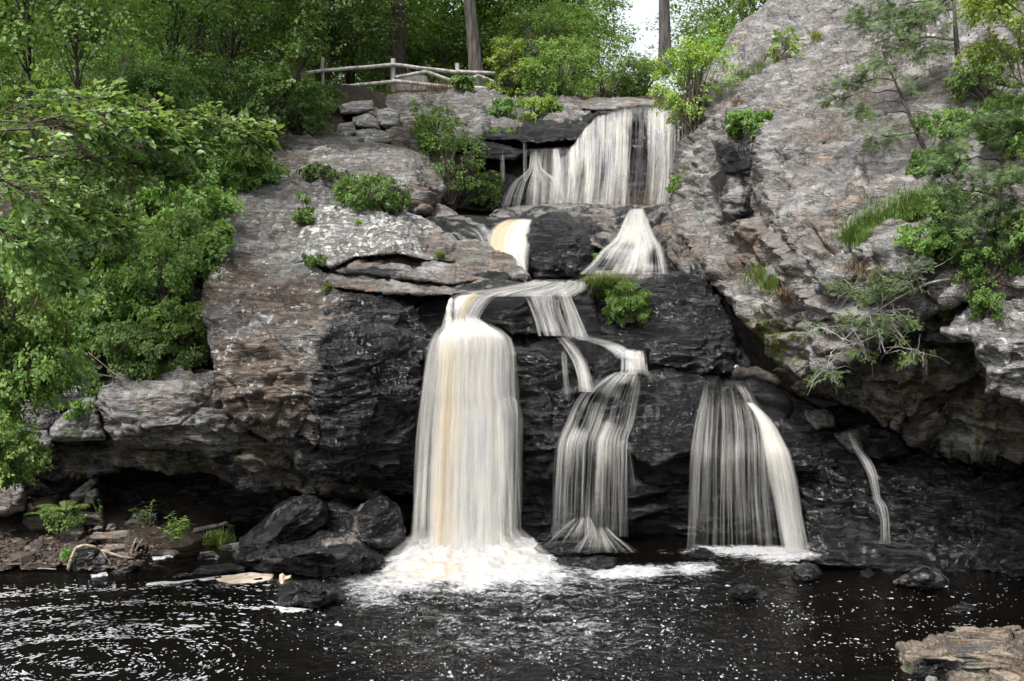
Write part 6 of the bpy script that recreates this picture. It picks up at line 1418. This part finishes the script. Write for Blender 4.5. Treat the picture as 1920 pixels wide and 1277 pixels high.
    bl('small upright wet stone at the base of the ledges', [(1612, 1086), (1614, 1070), (1630, 1064), (1642, 1076), (1638, 1088), (1622, 1092)], wet=.9, edge=(8, .25), back=.4)
    bl('flat low rock near the right foreground', [(1764, 1150), (1776, 1136), (1806, 1130), (1834, 1140), (1836, 1152), (1800, 1158)], wet=.7, edge=(9, .3), back=.6)
    bl('wet rock splashed by the middle curtain, upper', [(1000, 1010), (1040, 980), (1100, 972), (1120, 985), (1150, 1000), (1170, 1016), (1150, 1034), (1040, 1030)], d=17.4, wet=1, inner=[(1100, 1000, -.2)], amp=.1)
    bl('wet black rock in front of the middle curtain, lower', [(998, 1028), (1010, 1018), (1060, 1014), (1110, 1010), (1150, 1020), (1156, 1040), (1100, 1046), (1030, 1044)], d=16.9, wet=1, amp=.1, edge=(12, .35))
    bl('low black rocks at the right rim of the white foam', [(1036, 1052), (1060, 1044), (1110, 1044), (1156, 1046), (1150, 1064), (1110, 1072), (1060, 1062)], d=16.5, wet=1, amp=.12, edge=(12, .35))
    bl('half-drowned dark ledge at the base of the lower right ledges', [(1500, 1050), (1560, 1040), (1640, 1050), (1760, 1062), (1860, 1070), (1850, 1082), (1700, 1080), (1560, 1064)], wet=1, edge=(8, .3))
    # big foreground rock
    rock('rock_outcrop', 'tan layered rock shelf in the bottom right foreground', 'rock outcrop',
         [(1680, 1206, 13.2), (1720, 1196, 13.5), (1766, 1188, 13.7), (1774, 1176, 13.9), (1840, 1174, 13.9), (1990, 1178, 13.9), (1990, 1320, 11.3), (1740, 1320, 11.6), (1700, 1280, 12.2), (1682, 1250, 12.6)],
         [(1780, 1205, 13.0), (1930, 1205, 12.8), (1780, 1225, 12.35), (1940, 1222, 12.3), (1780, 1260, 12.3), (1940, 1250, 12.0), (1715, 1230, 12.5)], creases=[(2, 3)], g=2.5,
         mat=ROCKT, wet=.0, brown=1.5, lich=.08, moss=.3, amp=.03, ledge=(.12, .12), edge=(6, .15), back=1.5, dip=-.03, crack=.08, spots=[(1740, 1262, 60, 40, 'wet', .8), (1860, 1195, 120, 22, 'moss', 0.0), (1860, 1195, 120, 22, 'lich', 0.05)])
    rock('stone', 'small pale stone at the bottom edge beside the tan shelf', 'stone', [(1730, 1280, 12), (1742, 1268, 12), (1756, 1276, 12), (1756, 1296, 11.9), (1730, 1296, 11.9)], g=2, wet=.3, lich=.1, edge=(6, .2), back=.3)
    # cream foam chunk
    rr = np.random.RandomState(4); S = Soup()
    th, ph = np.meshgrid(np.linspace(0, 6.28, 33), np.linspace(0, 3.1416, 19)); c = P(532, 1088, 15.85)
    rock('foam_clump', 'cream lump of dried foam sitting on the small black stone', 'foam clump', [(511, 1104, 15.75), (514, 1094, 15.75), (522, 1090, 15.75), (524, 1078, 15.75), (530, 1074, 15.75), (536, 1080, 15.75), (546, 1078, 15.75), (548, 1086, 15.75), (540, 1092, 15.75), (536, 1100, 15.75), (524, 1106, 15.75)],
         g=1.5, mat=simple_mat('cream_foam', (0.42, 0.30, 0.18), (0.72, 0.62, 0.46), 14, .9), edge=(8, .25), back=.2, amp=.06, ledge=(.0, .2), crack=0)
    # driftwood
    pale = simple_mat('driftwood_pale', (0.16, 0.12, 0.09), (0.38, 0.31, 0.24), 9, .85, (1, 1, 1), .01)
    brn = simple_mat('driftwood_brown', (0.014, 0.012, 0.010), (0.055, 0.046, 0.038), 9, .85, (1, 1, 1), .015)
    def stick(lb, pts, r0, r1, mat, name='driftwood', cat='driftwood', twigs=0, seg=7):
        pw = np.array([P(*p) for p in pts]); t = np.linspace(0, 1, 5 * len(pw)); k = np.linspace(0, 1, len(pw))
        q = np.stack([np.interp(t, k, pw[:, i]) for i in range(3)], -1); q[1:-1] = .25 * q[:-2] + .5 * q[1:-1] + .25 * q[2:]
        rr = np.random.RandomState(int(pts[0][0])); q += .5 * r0 * fbm(q * 3 + pts[0][0], 2)[:, None] * np.array([.4, .4, 1]); S = Soup(); S.add(*tube(q, np.linspace(r0, r1, len(q)) * (1 + .25 * fbm(q * 4 + 3, 2)), seg, .10))
        S.V[0][:seg] = S.V[0][:seg] * .3 + .7 * q[0]; S.V[0][-seg:] = S.V[0][-seg:] * .3 + .7 * q[-1]
        for _ in range(twigs):
            a = q[rr.randint(1, len(q) - 2)]; S.add(*tube(bez(a, a + rr.normal(0, .18, 3), .03, 5, rr, .02), np.linspace(r0 * .35, .003, 5), 4))
        return tag(S.build(name, mat), lb, cat)
    stick('pale arched root at the left shore', [(128, 1070, 15.9), (132, 1050, 15.9), (142, 1028, 16), (160, 1022, 16), (180, 1026, 16)], .03, .022, pale)
    stick('long pale fallen branch from the arched root to the oval stone', [(188, 1032, 16.2), (210, 1038, 16.2), (228, 1044, 16.2), (250, 1046, 16.2)], .026, .015, pale, twigs=2)
    stick('broken upright stick leaning on the fallen branch', [(246, 1040, 16.4), (250, 1022, 16.4), (256, 1008, 16.5)], .018, .01, pale)
    stick('second broken stick beside the upright one', [(252, 1036, 16.4), (262, 1018, 16.4), (268, 1010, 16.5)], .014, .008, pale)
    stick('pale stick floating at the far left shoreline', [(70, 1066, 16.1), (84, 1066, 16.1), (106, 1067, 16.1)], .014, .008, pale)
    stick('orange-brown twig lying on the far left shore', [(20, 1054, 16.5), (34, 1048, 16.5), (48, 1044, 16.5)], .016, .008, brn)
    stick('weathered plank-like log lying in the recess behind the grass', [(362, 996, 17.6), (390, 990, 17.7), (428, 980, 17.8)], .055, .045, brn)
    stick('brown driftwood log lodged at the lip above the right veil', [(1374, 700, 19.0), (1400, 700, 18.9), (1435, 706, 18.7), (1464, 718, 18.5)], .15, .07, brn, seg=14)
    stick('weathered grey log stuck upright at the head of the main fall', [(846, 560, 18.2), (842, 590, 17.9), (843, 615, 17.6), (840, 640, 17.5)], .05, .08, TWIGG, seg=12)
    stick('bare grey fallen limb above the large grey boulder', [(130, 690, 17.6), (150, 684, 17.6), (180, 700, 17.5), (215, 708, 17.4), (242, 716, 17.3)], .014, .009, TWIG, twigs=4)
    stick('second bare limb crossing the fallen one above the grey boulder', [(165, 660, 17.8), (190, 680, 17.6), (215, 702, 17.4), (238, 714, 17.3)], .012, .008, TWIG, twigs=3)
    # tan pebble of foam beside the lodged log
    rock('foam_clump', 'small cream foam ball beside the lodged driftwood log', 'foam clump', [(1376, 688, 19.1), (1380, 684, 19.1), (1386, 686, 19.1), (1386, 692, 19.1), (1380, 694, 19.1)], g=1.2, mat=bpy.data.materials['cream_foam'], edge=(4, .1), back=.12, amp=.01, ledge=(0, .2), crack=0)
    # pebbles and leaf litter of the shore
    rr = np.random.RandomState(12); n = 5200; qx = rr.uniform(-20, 330, n); qy = rr.uniform(985, 1068, n); kk = (pn(np.stack([qx / 38, qy / 16, 0 * qx], -1)) + .9 * ell(qx, qy, 90, 1040, 190, 34, 4) > rr.uniform(.35, .75, n)) & (qy < 1070 - .02 * qx + 8 * pn(np.stack([qx / 30, 0 * qx, 0 * qx], -1))); qx = qx[kk]; qy = qy[kk]; n = len(qx)
    X, Y, Zz = P(qx, qy, DW(qy, .04 + (1066 - qy) * .0035)).T; sz = np.exp(rr.normal(-3.9, .65, n)); S = Soup()
    th = np.linspace(0, 6.283, 6, endpoint=False); ring = np.stack([np.cos(th), np.sin(th), 0 * th], -1)
    rot = rr.uniform(0, 6.28, n); c_, s_ = np.cos(rot), np.sin(rot)
    V = np.zeros((n, 13, 3)); jit = rr.uniform(.7, 1.2, (n, 13))
    for k in range(6):
        for lev, (rf, zf) in enumerate(((1.0, 0.0), (.72, .42))):
            a = ring[k] * rf * jit[:, k + 6 * lev, None]; V[:, k + 6 * lev, 0] = a[:, 0] * 1.3; V[:, k + 6 * lev, 1] = a[:, 1]; V[:, k + 6 * lev, 2] = zf * jit[:, k + 6 * lev]
    V[:, 12, 2] = .5; V *= sz[:, None, None]
    W_ = np.stack([V[..., 0] * c_[:, None] - V[..., 1] * s_[:, None], V[..., 0] * s_[:, None] + V[..., 1] * c_[:, None], V[..., 2]], -1) + np.stack([X, Y, Zz], -1)[:, None]
    b = (np.arange(n) * 13)[:, None]; q4 = []; t3 = []
    for k in range(6):
        j = (k + 1) % 6; q4.append(b + np.array([[k, j, j + 6, k + 6]])); t3.append(b + np.array([[k + 6, j + 6, 12]]))
    m = N('pebbles'); v = m.attr('v'); bs = m.n('BsdfPrincipled', Base__Color=m.mix(v, (0.016, 0.012, 0.010), (0.15, 0.115, 0.09)), Roughness=.75); m.t.links.new(bs.outputs[0], m.out.inputs[0])
    S.add(W_.reshape(-1, 3), [np.concatenate(q4), np.concatenate(t3)], np.repeat(rr.rand(n) ** 3, 13))
    tag(S.build('pebbles', m.m, smooth=False), 'pebbles and grit of the left shore', 'pebbles', kind='stuff')
    S = Soup(); n = 700; qx = rr.uniform(-20, 300, n); qy = rr.uniform(985, 1060, n); p = P(qx, qy, DW(qy, .08 + (1062 - qy) * .0036))
    V, f, k = scatter('small', p, rr.normal(size=(n, 3)) * [1, 1, .15], np.array([0, 0, 1.]) + rr.normal(0, .3, (n, 3)), rr.uniform(.03, .08, n)); S.add(V, f, np.repeat(rr.rand(n), k))
    tag(S.build('leaf_litter', leaf_mat('litter', (0.03, 0.018, 0.011), (0.11, 0.06, 0.03), trans=.1, rough=.8)), 'brown leaf litter on the left shore', 'leaf litter', kind='stuff')
    # shore plants
    r = np.random.RandomState(8)
    def weed(lb, x, yb, d, hpx, n, mat=L_MID, ls=.10, kind='narrow', name='plant'):
        base = P(x, yb, d); e = empty(name, base, lb, 'plant'); W = Soup(); S = Soup(); H = hpx * d / F
        for k in range(n):
            top = np.array([r.normal(0, .25 * H), r.normal(0, .2 * H), H * r.uniform(.6, 1.05)]); st = bez([r.normal(0, .04), r.normal(0, .04), 0], top, .02, 8)
            W.add(*tube(st, np.linspace(.006, .002, 8), 4))
            m_ = 22; t = r.uniform(.2, 1, m_); p = np.stack([np.interp(t, np.linspace(0, 1, 8), st[:, i]) for i in range(3)], -1)
            az = r.uniform(0, 6.28, m_); dr = np.stack([np.cos(az), np.sin(az), r.uniform(-.1, .5, m_)], -1)
            V, f, kk = scatter(kind, p, dr, np.array([0, 0, 1.]) + r.normal(0, .3, (m_, 3)), ls * r.uniform(.6, 1.1, m_)); S.add(V, f, np.repeat(r.rand(m_), kk))
        S.build('leaves', mat, e); W.build('stem', TWIG, e)
    weed('tall leafy weed standing alone before the dark recess wall', 272, 1000, 17.2, 70, 5, L_MID, .10)
    weed('bushy narrow-leaved plant right of the oval stone', 335, 1022, 16.8, 60, 8, L_LIGHT, .13)
    weed('small weed with tiny round leaves in front of the recess', 192, 968, 17.9, 36, 3, L_MID, .05, 'small')
    shrub('plant', 'bright low plants on the far left shore', 'plant', 60, 1020, 16.9, 130, 44, L_LIGHT, 'ovate', .07, 12, 9, 16, depth=.9, seed=1)
    shrub('plant', 'small leafy plants around the mossy grey boulder', 'plant', 120, 985, 17.4, 90, 50, L_MID, 'small', .06, 10, 9, 16, depth=.7, seed=2)
    shrub('plant', 'green weed clump on the brown squared rock', 'plant', 160, 1015, 16.9, 46, 44, L_MID, 'small', .055, 8, 8, 14, depth=.5, seed=3)
    shrub('plant', 'low weed by the small brown stones', 'plant', 126, 1046, 16.5, 36, 28, L_LIGHT, 'narrow', .07, 6, 7, 14, depth=.4, seed=4)
    shrub('plant', 'leafy sprig at the right end of the grass by the black boulders', 'plant', 430, 1006, 17.2, 30, 36, L_LIGHT, 'small', .05, 6, 7, 14, depth=.4, seed=5)
    grass('grass_tuft', 'green grass strip at the water between the leafy weed and the black boulders', 'grass', [(362, 1034, 16.7, 12), (385, 1024, 16.9, 14), (410, 1020, 17.0, 12)], 700, .34, L_GRASS, 31, bend=.8, width=.006)
    # ferns
    def fern(lb, x, y, d, n, ln, seed):
        rr = np.random.RandomState(seed); base = P(x, y, d); e = empty('fern', base, lb, 'fern'); S = Soup(); W = Soup()
        for k in range(n):
            az = rr.uniform(0, 6.28); L_ = ln * rr.uniform(.7, 1.1); h = np.array([math.cos(az), math.sin(az) * .8 - .2, 0])
            t = np.linspace(0, 1, 20)[:, None]; p = h * L_ * t + np.array([0, 0, 1]) * L_ * (.9 * t - .65 * t ** 2)
            W.add(*tube(p, np.linspace(.005, .001, 20), 3))
            tg = unit(np.gradient(p, axis=0)); sd_ = unit(np.cross(tg, [0, 0, 1.])); w = .26 * L_ * np.sin(np.pi * (t[:, 0] * .85 + .13))
            for s in (-1, 1):
                V, f, kk = scatter('narrow', p[3:], sd_[3:] * s + tg[3:] * .35, np.cross(sd_[3:], tg[3:]), w[3:]); S.add(V, f, np.repeat(rr.rand(17), kk))
        S.build('fronds', L_LIGHT, e); W.build('stem', TWIG, e)
    fern('bright arching fern in the shade of the left recess', 124, 960, 17.9, 12, .55, 3)
    fern('smaller fern low beside the bright arching fern', 84, 968, 17.7, 9, .35, 5)
build_shore()
